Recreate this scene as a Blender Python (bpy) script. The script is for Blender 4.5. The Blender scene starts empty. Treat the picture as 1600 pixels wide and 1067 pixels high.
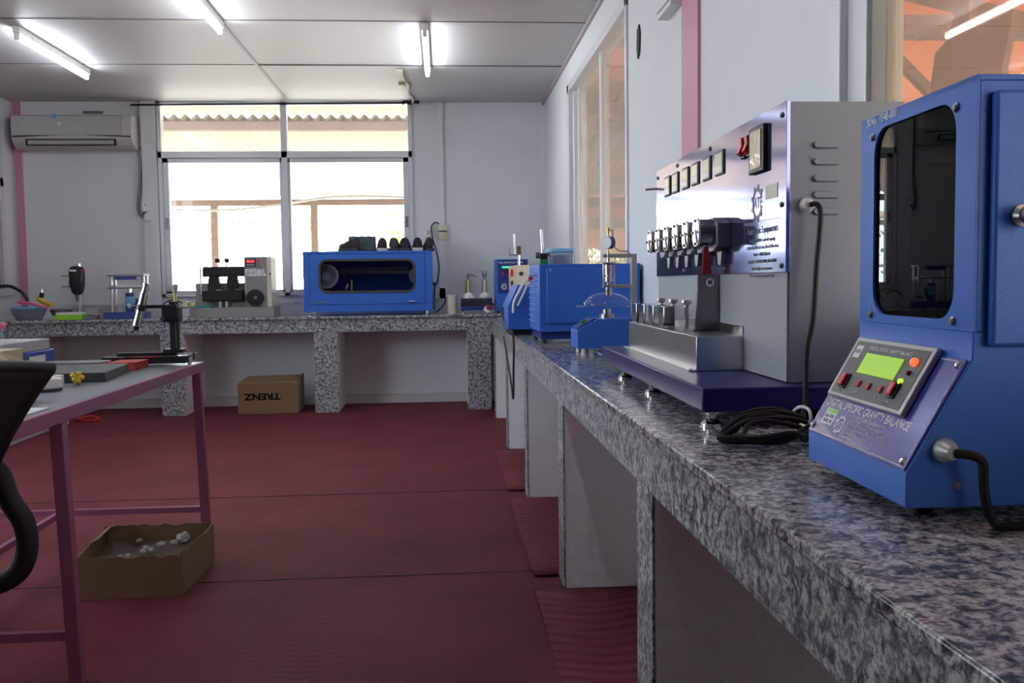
import bpy, bmesh, math, random
from math import sin, cos, pi, radians
from mathutils import Vector, Matrix
random.seed(7)
S = bpy.context.scene
COL = S.collection

# ------------------------------------------------------------------ camera
cam_d = bpy.data.cameras.new('camera'); cam = bpy.data.objects.new('camera', cam_d); COL.objects.link(cam)
cam_d.sensor_width = 36; cam_d.lens = 33.3; cam_d.clip_start = 0.05; cam_d.clip_end = 300
yaw, pitch, roll = 0.0733007844, -0.0622831122, -0.012334883
fw = Vector((sin(yaw)*cos(pitch), cos(yaw)*cos(pitch), sin(pitch)))
r0 = Vector((cos(yaw), -sin(yaw), 0)); u0 = r0.cross(fw)
rr = r0*cos(roll) + u0*sin(roll); uu = -r0*sin(roll) + u0*cos(roll)
cam.matrix_world = Matrix(((rr.x, uu.x, -fw.x, 0), (rr.y, uu.y, -fw.y, 0), (rr.z, uu.z, -fw.z, 1.1), (0, 0, 0, 1)))
S.camera = cam

# ------------------------------------------------------------------ world, sun, exposure
S.view_settings.view_transform = 'Standard'; S.view_settings.look = 'None'
S.view_settings.gamma = 1; S.view_settings.use_curve_mapping = False
S.view_settings.exposure = 0.30
w = bpy.data.worlds.new('world'); S.world = w; w.use_nodes = True
bg = w.node_tree.nodes['Background']; bg.inputs[0].default_value = (0.80, 0.90, 1.0, 1); bg.inputs[1].default_value = 12.0
sd = bpy.data.lights.new('sun', 'SUN'); sd.energy = 26.0; sd.angle = radians(0.6); sd.color = (1, .93, .82)
so = bpy.data.objects.new('sun', sd); COL.objects.link(so); so.rotation_euler = (radians(-22), radians(14), 0)
TUBE = 42.0      # emission strength of the fluorescent tubes

# ------------------------------------------------------------------ materials
MC = {}
def nt(name):
    m = bpy.data.materials.new(name); m.use_nodes = True
    return m, m.node_tree, m.node_tree.nodes['Principled BSDF']
def mat(name, col, rough=.5, metal=0, bump=0, bscale=60, var=0, vscale=4, spec=.5, emit=None, es=0, coat=0, alpha=1, trans=0):
    if name in MC: return MC[name]
    m, t, b = nt(name)
    b.inputs['Base Color'].default_value = (*col, 1); b.inputs['Roughness'].default_value = rough
    b.inputs['Metallic'].default_value = metal; b.inputs['Specular IOR Level'].default_value = spec
    b.inputs['Coat Weight'].default_value = coat
    if trans: b.inputs['Transmission Weight'].default_value = trans
    if emit: b.inputs['Emission Color'].default_value = (*emit, 1); b.inputs['Emission Strength'].default_value = es
    tc = t.nodes.new('ShaderNodeTexCoord')
    if var:
        n = t.nodes.new('ShaderNodeTexNoise'); n.inputs['Scale'].default_value = vscale; n.inputs['Detail'].default_value = 6
        t.links.new(tc.outputs['Object'], n.inputs['Vector'])
        mx = t.nodes.new('ShaderNodeMix'); mx.data_type = 'RGBA'
        mx.inputs[6].default_value = tuple(c*(1-var) for c in col)+(1,); mx.inputs[7].default_value = tuple(min(1, c*(1+var)) for c in col)+(1,)
        t.links.new(n.outputs['Fac'], mx.inputs[0]); t.links.new(mx.outputs[2], b.inputs['Base Color'])
    if bump:
        n = t.nodes.new('ShaderNodeTexNoise'); n.inputs['Scale'].default_value = bscale; n.inputs['Detail'].default_value = 4
        t.links.new(tc.outputs['Object'], n.inputs['Vector'])
        bp = t.nodes.new('ShaderNodeBump'); bp.inputs['Strength'].default_value = bump; bp.inputs['Distance'].default_value = .01
        t.links.new(n.outputs['Fac'], bp.inputs['Height']); t.links.new(bp.outputs['Normal'], b.inputs['Normal'])
    MC[name] = m
    return m
def ramp(t, pts):
    r = t.nodes.new('ShaderNodeValToRGB'); e = r.color_ramp.elements
    while len(e) < len(pts): e.new(.5)
    for k, (p, c) in enumerate(pts): e[k].position = p; e[k].color = (*c, 1)
    return r
def granite(name, rough, dark=1.0):
    m, t, b = nt(name); tc = t.nodes.new('ShaderNodeTexCoord')
    n1 = t.nodes.new('ShaderNodeTexNoise'); n1.inputs['Scale'].default_value = 52; n1.inputs['Detail'].default_value = 5; n1.inputs['Roughness'].default_value = .62; n1.inputs['Distortion'].default_value = .7
    n2 = t.nodes.new('ShaderNodeTexNoise'); n2.inputs['Scale'].default_value = 170; n2.inputs['Detail'].default_value = 3
    for n in (n1, n2): t.links.new(tc.outputs['Object'], n.inputs['Vector'])
    r1 = ramp(t, [(.36, (.06*dark, .066*dark, .085*dark)), (.46, (.21*dark, .22*dark, .25*dark)), (.53, (.45*dark, .455*dark, .47*dark)), (.66, (.66*dark, .66*dark, .66*dark))])
    t.links.new(n1.outputs['Fac'], r1.inputs[0])
    r2 = ramp(t, [(.40, (.35, .33, .34)), (.50, (1, 1, 1))]); t.links.new(n2.outputs['Fac'], r2.inputs[0])
    mx = t.nodes.new('ShaderNodeMix'); mx.data_type = 'RGBA'; mx.blend_type = 'MULTIPLY'; mx.inputs[0].default_value = .8
    t.links.new(r1.outputs[0], mx.inputs[6]); t.links.new(r2.outputs[0], mx.inputs[7]); t.links.new(mx.outputs[2], b.inputs['Base Color'])
    b.inputs['Roughness'].default_value = rough
    return m
G_TOP = granite('polished_granite', .16); G_FACE = granite('rough_granite_face', .5, .95)

def floor_mat(name, scale, amp, col):
    m, t, b = nt(name); tc = t.nodes.new('ShaderNodeTexCoord')
    wv = t.nodes.new('ShaderNodeTexWave'); wv.wave_type = 'BANDS'; wv.bands_direction = 'Y'; wv.inputs['Scale'].default_value = scale
    wv.inputs['Distortion'].default_value = 0
    sx = t.nodes.new('ShaderNodeSeparateXYZ'); t.links.new(tc.outputs['Object'], sx.inputs[0])
    m1 = t.nodes.new('ShaderNodeMath'); m1.operation = 'MULTIPLY'; m1.inputs[1].default_value = scale*3.3; t.links.new(sx.outputs[0], m1.inputs[0])
    m2 = t.nodes.new('ShaderNodeMath'); m2.operation = 'SINE'; t.links.new(m1.outputs[0], m2.inputs[0])
    m3 = t.nodes.new('ShaderNodeMath'); m3.operation = 'MULTIPLY'; m3.inputs[1].default_value = .12/scale; t.links.new(m2.outputs[0], m3.inputs[0])
    m4 = t.nodes.new('ShaderNodeMath'); m4.operation = 'ADD'; t.links.new(sx.outputs[1], m4.inputs[0]); t.links.new(m3.outputs[0], m4.inputs[1])
    cx = t.nodes.new('ShaderNodeCombineXYZ'); t.links.new(sx.outputs[0], cx.inputs[0]); t.links.new(m4.outputs[0], cx.inputs[1])
    t.links.new(cx.outputs[0], wv.inputs['Vector'])
    bp = t.nodes.new('ShaderNodeBump'); bp.inputs['Strength'].default_value = 1; bp.inputs['Distance'].default_value = amp
    t.links.new(wv.outputs['Fac'], bp.inputs['Height']); t.links.new(bp.outputs['Normal'], b.inputs['Normal'])
    n = t.nodes.new('ShaderNodeTexNoise'); n.inputs['Scale'].default_value = 2.2; n.inputs['Detail'].default_value = 7; t.links.new(tc.outputs['Object'], n.inputs['Vector'])
    r = ramp(t, [(.3, tuple(c*.8 for c in col)), (.7, tuple(c*1.15 for c in col))]); t.links.new(n.outputs['Fac'], r.inputs[0])
    t.links.new(r.outputs[0], b.inputs['Base Color']); b.inputs['Roughness'].default_value = .62; b.inputs['Specular IOR Level'].default_value = .14
    return m
M_FLOOR = floor_mat('maroon_ribbed_mat', 8, .0011, (.155, .030, .040))
M_RUN = floor_mat('maroon_wavy_runner', 5, .007, (.17, .030, .042))

def glass_mat(name, tint=(1, 1, 1), refl=.08, dust=0.0, dcol=(.8, .8, .75), rough=0.0):
    m, t, b = nt(name); t.nodes.remove(b); out = t.nodes['Material Output']
    tr = t.nodes.new('ShaderNodeBsdfTransparent'); tr.inputs[0].default_value = (*tint, 1)
    gl = t.nodes.new('ShaderNodeBsdfGlossy'); gl.inputs['Roughness'].default_value = rough
    ge = t.nodes.new('ShaderNodeNewGeometry'); dt = t.nodes.new('ShaderNodeVectorMath'); dt.operation = 'DOT_PRODUCT'
    t.links.new(ge.outputs['Normal'], dt.inputs[0]); t.links.new(ge.outputs['Incoming'], dt.inputs[1])
    q1 = t.nodes.new('ShaderNodeMath'); q1.operation = 'ABSOLUTE'; t.links.new(dt.outputs['Value'], q1.inputs[0])
    q2 = t.nodes.new('ShaderNodeMath'); q2.operation = 'SUBTRACT'; q2.inputs[0].default_value = 1; t.links.new(q1.outputs[0], q2.inputs[1])
    q3 = t.nodes.new('ShaderNodeMath'); q3.operation = 'POWER'; q3.inputs[1].default_value = 5; t.links.new(q2.outputs[0], q3.inputs[0])
    ml = t.nodes.new('ShaderNodeMath'); ml.operation = 'MULTIPLY_ADD'; ml.inputs[1].default_value = 1-refl/2; ml.inputs[2].default_value = refl/2; ml.use_clamp = True
    t.links.new(q3.outputs[0], ml.inputs[0])
    mx = t.nodes.new('ShaderNodeMixShader'); t.links.new(ml.outputs[0], mx.inputs[0]); t.links.new(tr.outputs[0], mx.inputs[1]); t.links.new(gl.outputs[0], mx.inputs[2])
    last = mx
    if dust:
        df = t.nodes.new('ShaderNodeBsdfDiffuse'); df.inputs[0].default_value = (*dcol, 1)
        tl = t.nodes.new('ShaderNodeBsdfTranslucent'); tl.inputs[0].default_value = (*dcol, 1)
        ad = t.nodes.new('ShaderNodeMixShader'); ad.inputs[0].default_value = .5; t.links.new(df.outputs[0], ad.inputs[1]); t.links.new(tl.outputs[0], ad.inputs[2])
        m2 = t.nodes.new('ShaderNodeMixShader'); m2.inputs[0].default_value = dust
        t.links.new(mx.outputs[0], m2.inputs[1]); t.links.new(ad.outputs[0], m2.inputs[2]); last = m2
    t.links.new(last.outputs[0], out.inputs[0])
    return m
M_GLASS = glass_mat('window_glass', (.97, .98, .98), .05, .03)
M_DGLASS = glass_mat('brown_tinted_glass', (.72, .68, .63), .10, .15, (.58, .54, .48))
M_DGLASS2 = glass_mat('clear_brown_glass', (.74, .69, .63), .10, .04, (.58, .50, .42))
M_SMOKE = glass_mat('smoked_acrylic', (.66, .68, .72), .06)
M_SMOKE2 = glass_mat('dark_acrylic', (.42, .44, .52), .05)
M_CLEAR = glass_mat('clear_plastic', (.95, .97, .98), .07, .02, (.8, .85, .9))
M_CLOUDY = glass_mat('cloudy_plastic', (.85, .9, .95), .06, .45, (.55, .6, .7))

def translucent(name, col, mixf=.5):
    m, t, b = nt(name); t.nodes.remove(b); out = t.nodes['Material Output']
    df = t.nodes.new('ShaderNodeBsdfDiffuse'); df.inputs[0].default_value = (*col, 1)
    tl = t.nodes.new('ShaderNodeBsdfTranslucent'); tl.inputs[0].default_value = (*col, 1)
    mx = t.nodes.new('ShaderNodeMixShader'); mx.inputs[0].default_value = mixf
    t.links.new(df.outputs[0], mx.inputs[1]); t.links.new(tl.outputs[0], mx.inputs[2]); t.links.new(mx.outputs[0], out.inputs[0])
    return m
M_ROOF_A = translucent('cream_fibreglass_sheet', (.58, .515, .43), .42)
M_ROOF_B = translucent('salmon_fibreglass_sheet', (.52, .31, .23), .40)

WALL = mat('painted_wall', (.70, .715, .75), .62, bump=.06, bscale=30, var=.03, vscale=3)
PLAST = mat('whitewashed_plaster', (.84, .83, .85), .7, bump=.9, bscale=20, var=.06, vscale=5)
UNDER = mat('white_lower_wall', (.62, .60, .60), .7, bump=.3, bscale=14, var=.05)
CEIL = mat('ceiling_board', (.54, .53, .535), .5, var=.05, vscale=1.5)
ALU = mat('aluminium_frame', (.62, .64, .67), .42, .35)
PINK = mat('pink_wall_paint', (.56, .22, .33), .45)
TPINK = mat('pink_steel_enamel', (.26, .08, .165), .4, bump=.04)
BLUE = mat('hammered_blue_enamel', (.040, .145, .56), .38, bump=.10, bscale=420, spec=.28)
NAVY = mat('navy_gloss_enamel', (.016, .022, .125), .3, spec=.28)
NAVY2 = mat('navy_panel', (.012, .028, .20), .3)
GREYP = mat('grey_hammered_enamel', (.19, .215, .265), .45, bump=.05, bscale=500)
LGREY = mat('light_grey_hammered_enamel', (.34, .36, .40), .36, bump=.30, bscale=330)
PURP = mat('mirror_blue_plate', (.21, .22, .44), .10, .9)
DECAL = mat('blue_printed_plate', (.06, .07, .36), .16, .25, coat=.6)
STEEL = mat('brushed_steel', (.55, .55, .54), .28, 1, bump=.03, bscale=200)
CHROME = mat('chrome', (.80, .80, .80), .08, 1)
DSTEEL = mat('dark_polished_steel', (.22, .20, .21), .18, 1)
GUN = mat('gunmetal', (.22, .22, .25), .35, .8)
CREAM = mat('cream_aluminium_cap', (.86, .88, .78), .25, .6)
BLACK = mat('black_plastic', (.012, .012, .014), .4)
MBLACK = mat('matt_black', (.010, .010, .012), .7)
RUBB = mat('black_rubber', (.010, .010, .012), .5, spec=.25)
WHITE = mat('white_plastic', (.72, .72, .70), .35)
BEIGE = mat('beige_plastic', (.62, .56, .40), .45)
CRM = mat('cream_enamel', (.62, .58, .48), .4)
RED = mat('red_plastic', (.62, .02, .03), .3)
DRED = mat('red_card', (.42, .03, .025), .5)
GREENB = mat('green_plastic', (.02, .22, .07), .3)
LIME = mat('lime_plastic', (.25, .62, .03), .4)
CARD = mat('brown_cardboard', (.20, .125, .068), .8, bump=.15, bscale=30, var=.12, vscale=8)
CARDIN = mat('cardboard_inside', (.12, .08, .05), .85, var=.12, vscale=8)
GCARD = mat('grey_carton', (.40, .40, .40), .6, var=.06)
TCARD = mat('tan_carton', (.50, .44, .30), .6)
BCARD = mat('blue_carton', (.03, .06, .36), .4)
TOPG = mat('grey_tabletop_laminate', (.16, .19, .22), .33, var=.10, vscale=9)
LSTEEL = mat('grey_painted_steel', (.36, .37, .36), .4, .2)
BRASS = mat('brass', (.66, .47, .12), .3, .9)
YEL = mat('yellow_plastic', (.75, .52, .03), .35)
TEAL = mat('teal_plastic', (.02, .30, .30), .4)
PAPER = mat('white_paper', (.78, .79, .80), .7)
PINKP = mat('pink_plastic', (.75, .15, .28), .4)
SKYB = mat('sky_blue_plastic', (.14, .42, .75), .4)
INK = mat('white_ink', (.75, .76, .82), .5)
INKD = mat('dark_grey_ink', (.16, .16, .22), .5)
BINK = mat('black_ink', (.008, .008, .008), .95, spec=.05)
LCD = mat('lit_green_display', (.20, .38, .01), .3, emit=(.40, .74, .01), es=.38)
LEDR = mat('lit_red_display', (.8, .02, .02), .3, emit=(1, .05, .05), es=1.6)
LEDG = mat('lit_green_bar', (.02, .7, .2), .3, emit=(.05, .9, .3), es=1.2)
TUBEM = mat('lit_fluorescent_tube', (1, 1, 1), .3, emit=(.86, .91, 1), es=TUBE)
DARKW = mat('brown_weathered_timber', (.20, .13, .10), .7, var=.2)
PLATEG = mat('bezel_dark_grey', (.085, .09, .095), .4)
SILV = mat('silver_bezel', (.42, .43, .45), .35, .4)
LEAF = mat('green_leaves', (.34, .44, .24), .6, var=.4, vscale=6)
EARTH = mat('pale_dusty_ground', (.42, .40, .36), .9, var=.15)
WOODM = mat('dark_wood', (.10, .05, .03), .5)

# ------------------------------------------------------------------ mesh helpers
class MB:
    def __init__(s): s.bm = bmesh.new()
    def box(s, x0, x1, y0, y1, z0, z1):
        v = [s.bm.verts.new((x, y, z)) for x in (x0, x1) for y in (y0, y1) for z in (z0, z1)]
        for f in ((0, 1, 3, 2), (4, 6, 7, 5), (0, 4, 5, 1), (2, 3, 7, 6), (0, 2, 6, 4), (1, 5, 7, 3)): s.bm.faces.new([v[i] for i in f])
        return s
    def cyl(s, p0, p1, r, r1=None, n=20):
        p0 = Vector(p0); p1 = Vector(p1); d = (p1-p0).normalized(); r1 = r if r1 is None else r1
        a = d.orthogonal().normalized(); b = d.cross(a)
        R = [[s.bm.verts.new(p + (a*cos(2*pi*k/n) + b*sin(2*pi*k/n))*q) for k in range(n)] for p, q in ((p0, r), (p1, r1))]
        for k in range(n): s.bm.faces.new((R[0][k], R[0][(k+1) % n], R[1][(k+1) % n], R[1][k]))
        s.bm.faces.new(R[0][::-1]); s.bm.faces.new(R[1]); return s
    def lathe(s, c, axis, prof, n=24):      # prof: list of (radius, height) along axis from c
        c = Vector(c); d = Vector(axis).normalized(); a = d.orthogonal().normalized(); b = d.cross(a)
        R = [[s.bm.verts.new(c + d*h + (a*cos(2*pi*k/n) + b*sin(2*pi*k/n))*max(q, 1e-5)) for k in range(n)] for q, h in prof]
        for A, B in zip(R, R[1:]):
            for k in range(n): s.bm.faces.new((A[k], A[(k+1) % n], B[(k+1) % n], B[k]))
        s.bm.faces.new(R[0][::-1]); s.bm.faces.new(R[-1]); return s
    def prism(s, pts, vec):                  # polygon points extruded by vec
        A = [s.bm.verts.new(p) for p in pts]; B = [s.bm.verts.new(Vector(p)+Vector(vec)) for p in pts]
        s.bm.faces.new(A); s.bm.faces.new(B[::-1]); n = len(A)
        for k in range(n): s.bm.faces.new((A[k], B[k], B[(k+1) % n], A[(k+1) % n]))
        return s
    def ringprism(s, outer, inner, vec):     # plate with a hole; same point counts
        vec = Vector(vec); n = len(outer)
        L = [[s.bm.verts.new(Vector(p)+o) for p in P] for P in (outer, inner) for o in (Vector(), vec)]
        for k in range(n):
            j = (k+1) % n
            s.bm.faces.new((L[0][k], L[0][j], L[2][j], L[2][k])); s.bm.faces.new((L[1][k], L[3][k], L[3][j], L[1][j]))
            s.bm.faces.new((L[0][k], L[1][k], L[1][j], L[0][j])); s.bm.faces.new((L[2][k], L[2][j], L[3][j], L[3][k]))
        return s
    def tube(s, pts, r, n=10, smooth=5, closed=False):
        P = [Vector(p) for p in pts]
        if smooth and len(P) > 2:
            Q = []
            m = len(P)
            for i in range(m if closed else m-1):
                a = P[(i-1) % m] if (closed or i) else P[0]; b = P[i]; c = P[(i+1) % m]; d = P[(i+2) % m] if (closed or i+2 < m) else P[-1]
                for k in range(smooth):
                    t = k/smooth
                    Q.append(.5*((2*b) + (c-a)*t + (2*a-5*b+4*c-d)*t*t + (3*b-a-3*c+d)*t**3))
            if not closed: Q.append(P[-1])
            P = Q
        R = []; a = None; m = len(P)
        for i, p in enumerate(P):
            d = (P[(i+1) % m]-P[i-1]) if (closed or 0 < i < m-1) else (P[1]-P[0] if i == 0 else P[-1]-P[-2])
            d.normalize()
            a = d.orthogonal() if a is None else a - d*a.dot(d)
            a.normalize(); b = d.cross(a)
            R.append([s.bm.verts.new(p + (a*cos(2*pi*k/n) + b*sin(2*pi*k/n))*r) for k in range(n)])
        for A, B in zip(R, R[1:] + ([R[0]] if closed else [])):
            for k in range(n): s.bm.faces.new((A[k], A[(k+1) % n], B[(k+1) % n], B[k]))
        if not closed: s.bm.faces.new(R[0][::-1]); s.bm.faces.new(R[-1])
        return s
    def sphere(s, c, r, n=16, sc=(1, 1, 1)):
        m = Matrix.Translation(c) @ Matrix.Diagonal((*sc, 1))
        bmesh.ops.create_uvsphere(s.bm, u_segments=n, v_segments=max(6, n//2), radius=r, matrix=m); return s
    def loft(s, rings, closed=True):
        R = [[s.bm.verts.new(p) for p in q] for q in rings]; n = len(R[0])
        for A, B in zip(R, R[1:]):
            for k in range(n if closed else n-1): s.bm.faces.new((A[k], A[(k+1) % n], B[(k+1) % n], B[k]))
        if closed: s.bm.faces.new(R[0][::-1]); s.bm.faces.new(R[-1])
        return s
    def grid(s, fn, nu, nv):
        V = [[s.bm.verts.new(fn(i/nu, j/nv)) for j in range(nv+1)] for i in range(nu+1)]
        for i in range(nu):
            for j in range(nv): s.bm.faces.new((V[i][j], V[i+1][j], V[i+1][j+1], V[i][j+1]))
        return s
    def build(s, name, m, parent=None, bevel=0, smooth=False, world=True, solid=0, sub=0, fixn=True):
        if fixn: bmesh.ops.recalc_face_normals(s.bm, faces=s.bm.faces)
        if parent is not None and world:
            off = Vector(); p = parent
            while p is not None: off += p.location; p = p.parent
            bmesh.ops.translate(s.bm, verts=s.bm.verts, vec=-off)
        me = bpy.data.meshes.new(name); s.bm.to_mesh(me); s.bm.free()
        o = bpy.data.objects.new(name, me); COL.objects.link(o); me.materials.append(m)
        if parent is not None: o.parent = parent
        if smooth or bevel:
            for f in me.polygons: f.use_smooth = True
            me.set_sharp_from_angle(angle=radians(38))
        if solid: q = o.modifiers.new('solid', 'SOLIDIFY'); q.thickness = solid; q.offset = 0
        if sub: q = o.modifiers.new('sub', 'SUBSURF'); q.levels = sub; q.render_levels = sub
        if bevel: q = o.modifiers.new('bevel', 'BEVEL'); q.width = bevel; q.segments = 2; q.limit_method = 'ANGLE'; q.angle_limit = radians(40)
        return o
def tag(o, label, cat, group=None, kind=None):
    if label: o['label'] = label
    if cat: o['category'] = cat
    if group: o['group'] = group
    if kind: o['kind'] = kind
    return o
def thing(name, label, cat, loc, rz=0, group=None):
    o = bpy.data.objects.new(name, None); COL.objects.link(o); o.location = loc; o.rotation_euler = (0, 0, rz); o.empty_display_size = .05
    return tag(o, label, cat, group)
def struct(name, mb, m, label=None, **k):
    o = mb.build(name, m, **k); o['kind'] = 'structure'
    if label: o['label'] = label
    return o
def rrect(w, h, r, n=6):                       # rounded rectangle outline about 0,0
    out = []
    for cx, cy, a0 in ((w/2-r, h/2-r, 0), (-w/2+r, h/2-r, 90), (-w/2+r, -h/2+r, 180), (w/2-r, -h/2+r, 270)):
        for k in range(n+1):
            a = radians(a0+90*k/n); out.append((cx+r*cos(a), cy+r*sin(a)))
    return out
def sqring(w, h, n=6):                         # same point count, on the plain rectangle w x h
    out = []
    for sx, sy, a0 in ((1, 1, 0), (-1, 1, 90), (-1, -1, 180), (1, -1, 270)):
        for k in range(n+1):
            t = k/n
            # walk along the two edges meeting in the corner
            if a0 in (0, 180):
                p = (sx*w/2, sy*h/2)
            else: p = (sx*w/2, sy*h/2)
            out.append(p)
    return out
def text(name, body, size, m, parent, origin, xd, yd, align='LEFT', depth=.0004, label=None, world=False, sx=1, bold=0):
    cu = bpy.data.curves.new(name, 'FONT'); cu.body = body; cu.size = size; cu.extrude = depth; cu.align_x = align; cu.align_y = 'CENTER'; cu.resolution_u = 2; cu.offset = bold
    tmp = bpy.data.objects.new('tmp', cu); COL.objects.link(tmp)
    bpy.context.view_layer.update()
    me = bpy.data.meshes.new_from_object(tmp.evaluated_get(bpy.context.evaluated_depsgraph_get()))
    bpy.data.objects.remove(tmp); bpy.data.curves.remove(cu)
    xd = Vector(xd).normalized(); yd = Vector(yd).normalized(); zd = xd.cross(yd)
    org = Vector(origin)
    if world and parent is not None: org = org - parent.location
    M = Matrix.Translation(org) @ Matrix(((xd.x, yd.x, zd.x, 0), (xd.y, yd.y, zd.y, 0), (xd.z, yd.z, zd.z, 0), (0, 0, 0, 1))) @ Matrix.Diagonal((sx, 1, 1, 1))
    me.transform(M); me.name = name
    me.materials.clear(); me.materials.append(m)
    o = bpy.data.objects.new(name, me); COL.objects.link(o); o.parent = parent
    if label: o['label'] = label
    return o
def gear(parent, m, c, xd, yd, R, world=False, sx=1, letters=True):
    xd = Vector(xd).normalized(); yd = Vector(yd).normalized(); zd = xd.cross(yd).normalized(); c = Vector(c)
    if world: c = c - parent.location
    outer, inner = [], []
    N = 8; open_at = .12
    for k in range(N*8+1):
        a = 2*pi*(open_at/2 + (1-open_at)*k/(N*8)); ph = k % 8
        ro = R if ph in (3, 4, 5) else R*.80
        outer.append((ro*cos(a), ro*sin(a))); inner.append((R*.64*cos(a), R*.64*sin(a)))
    mb = MB()
    P = [c+xd*x*sx+yd*y for x, y in outer]; Q = [c+xd*x*sx+yd*y for x, y in inner]
    vec = zd*.0006
    L = [[mb.bm.verts.new(p) for p in A] for A in (P, Q)] + [[mb.bm.verts.new(p+vec) for p in A] for A in (P, Q)]
    for k in range(len(P)-1):
        for A, B in ((0, 1), (2, 3), (0, 2), (1, 3)): mb.bm.faces.new((L[A][k], L[A][k+1], L[B][k+1], L[B][k]))
    mb.build('gear_logo', m, parent, world=False)
    if letters: text('logo_letters', 'ATE', R*.85, m, parent, c+xd*R*.12*sx, xd, yd, 'CENTER', sx=sx*.95)
def tubelines(mb, pts, r): 
    for a, b in zip(pts, pts[1:]): mb.cyl(a, b, r, n=10)
    return mb
def screw(parent, c, axis, r=.005, m=None, world=False):
    mb = MB(); mb.lathe(c, axis, [(r, 0), (r, r*.3), (r*.6, r*.75), (0, r*.8)], 12)
    return mb.build('screw', m or CHROME, parent, smooth=True, world=world)

# ------------------------------------------------------------------ room shell
XL, XR, YB, YF, ZC = -3.80, .97, 8.85, -5.2, 2.76
struct('floor', MB().box(XL-.2, XR+.2, YF-.2, YB+.2, -.1, 0), M_FLOOR)
struct('ceiling', MB().box(XL-.2, XR+.2, YF-.2, YB+.2, ZC, ZC+.08), CEIL)
# back wall with the window opening x -2.56..-.26, z 1.0..ceiling
WX0, WX1, WZ0 = -2.53, -.25, 1.005
mb = MB(); mb.box(XL-.2, WX0, YB, YB+.14, 0, ZC); mb.box(WX1, XR+.2, YB, YB+.14, 0, ZC); mb.box(WX0, WX1, YB, YB+.14, 0, WZ0)
struct('wall_back', mb, WALL)
# right wall with two window openings
mb = MB(); R0, R1 = XR, XR+.14
mb.box(R0, R1, 7.15, YB, 0, ZC); mb.box(R0, R1, 2.31, 4.86, 0, ZC); mb.box(R0, R1, YF, -.4, 0, ZC)
mb.box(R0, R1, 4.86, 7.15, 0, .98); mb.box(R0, R1, -.4, 2.31, 0, .98); mb.box(R0, R1, 4.86, 7.15, 2.56, ZC); mb.box(R0, R1, -.4, 2.31, 2.56, ZC)
struct('wall_right', mb, WALL)
# left wall with window
mb = MB(); L0, L1 = XL-.14, XL
mb.box(L0, L1, 8.62, YB, 0, ZC); mb.box(L0, L1, 5.2, 8.62, 0, 1.1); mb.box(L0, L1, 5.2, 8.62, 2.56, ZC); mb.box(L0, L1, 4.7, 5.2, 0, ZC); mb.box(L0, L1, YF, 2.2, 0, ZC); mb.box(L0, L1, 2.2, 4.7, 0, 1.1); mb.box(L0, L1, 2.2, 4.7, 2.5, ZC)
struct('wall_left', mb, WALL)
mb = MB(); mb.box(XL, XR, YF-.14, YF, 0, ZC)
struct('wall_front', mb, mat('bounce_dimming_grey', (.24, .26, .30), .7))  # unseen wall; its grey is set dark to cut light bounced onto camera-facing sides

# pilasters, seams, strips
struct('trim_1', MB().box(-2.665, -2.535, YB-.05, YB, .83, ZC), WALL)
struct('trim_2', MB().box(-.02, .035, YB-.035, YB, .83, ZC), WALL)
struct('trim_3', MB().box(.915, XR, YB-.03, YB, .83, ZC), WALL)
struct('trim_4', MB().box(XR-.012, XR, 3.50, 3.735, .80, ZC), PINK)
struct('trim_5', MB().box(XL+.03, XL+.085, YB-.03, YB, .83, ZC), PINK)
mb = MB()
for y in (6.15, 4.93, 3.71, 2.49, 1.27, .05): mb.box(XL, XR, y-.006, y+.006, ZC-.003, ZC)
mb.box(XL, -1.36, 7.37-.005, 7.37+.005, ZC-.003, ZC); mb.box(-1.36, XR, 7.37-.010, 7.37+.010, ZC-.006, ZC)
struct('trim_6', mb, mat('seam_grey', (.13, .12, .12), .6))
mb = MB(); mb.box(-1.372, -1.348, YF, YB, ZC-.008, ZC)
struct('trim_7', mb, mat('ceiling_cover_strip', (.38, .36, .37), .5))
struct('trim_8', MB().box(XR-.02, XR, YF, YB, ZC-.03, ZC), mat('cove_strip', (.40, .36, .36), .5))
struct('baseboard_back', MB().box(XL, XR, YB-.06, YB, 0, .08), UNDER)

def wframe(name, rects, m=ALU, **k):
    mb = MB()
    for r in rects: mb.box(*r)
    return struct(name, mb, m, bevel=.003, **k)
def pane(par, box, m): return MB().box(*box).build('pane', m, par)
# window_1: back
y0, y1 = YB-.03, YB+.07
f = wframe('window_1', [(WX0, WX0+.035, y0, y1, WZ0, ZC), (WX1-.035, WX1, y0, y1, WZ0, ZC), (-1.435, -1.38, y0, y1, WZ0, ZC),
    (WX0, WX1, y0, y1, 2.255, 2.315), (WX0, WX1, y0, y1, WZ0, WZ0+.03), (WX0, WX1, y0, y1, ZC-.02, ZC),
    (WX0+.035, WX0+.085, y0+.02, y1-.02, WZ0+.03, 2.255), (WX1-.085, WX1-.035, y0+.02, y1-.02, WZ0+.03, 2.255), (-1.455, -1.435, y0+.02, y1-.02, WZ0+.03, 2.255), (-1.38, -1.36, y0+.02, y1-.02, WZ0+.03, 2.255),
    (WX0+.035, WX1-.035, y0+.02, y1-.02, 2.215, 2.255), (WX0+.035, WX1-.035, y0+.02, y1-.02, WZ0+.03, WZ0+.055)])
for xa, xb in ((WX0+.03, -1.43), (-1.385, WX1-.03)):
    pane(f, (xa, xb, YB+.02, YB+.026, 2.31, ZC-.01), M_GLASS); pane(f, (xa, xb, YB+.02, YB+.026, WZ0+.04, 2.23), M_GLASS)
for x in (WX0+.06, WX1-.06): MB().box(x-.012, x+.012, y0+.005, y0+.02, 1.62, 1.72).build('latch', GUN, f, bevel=.002)
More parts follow.
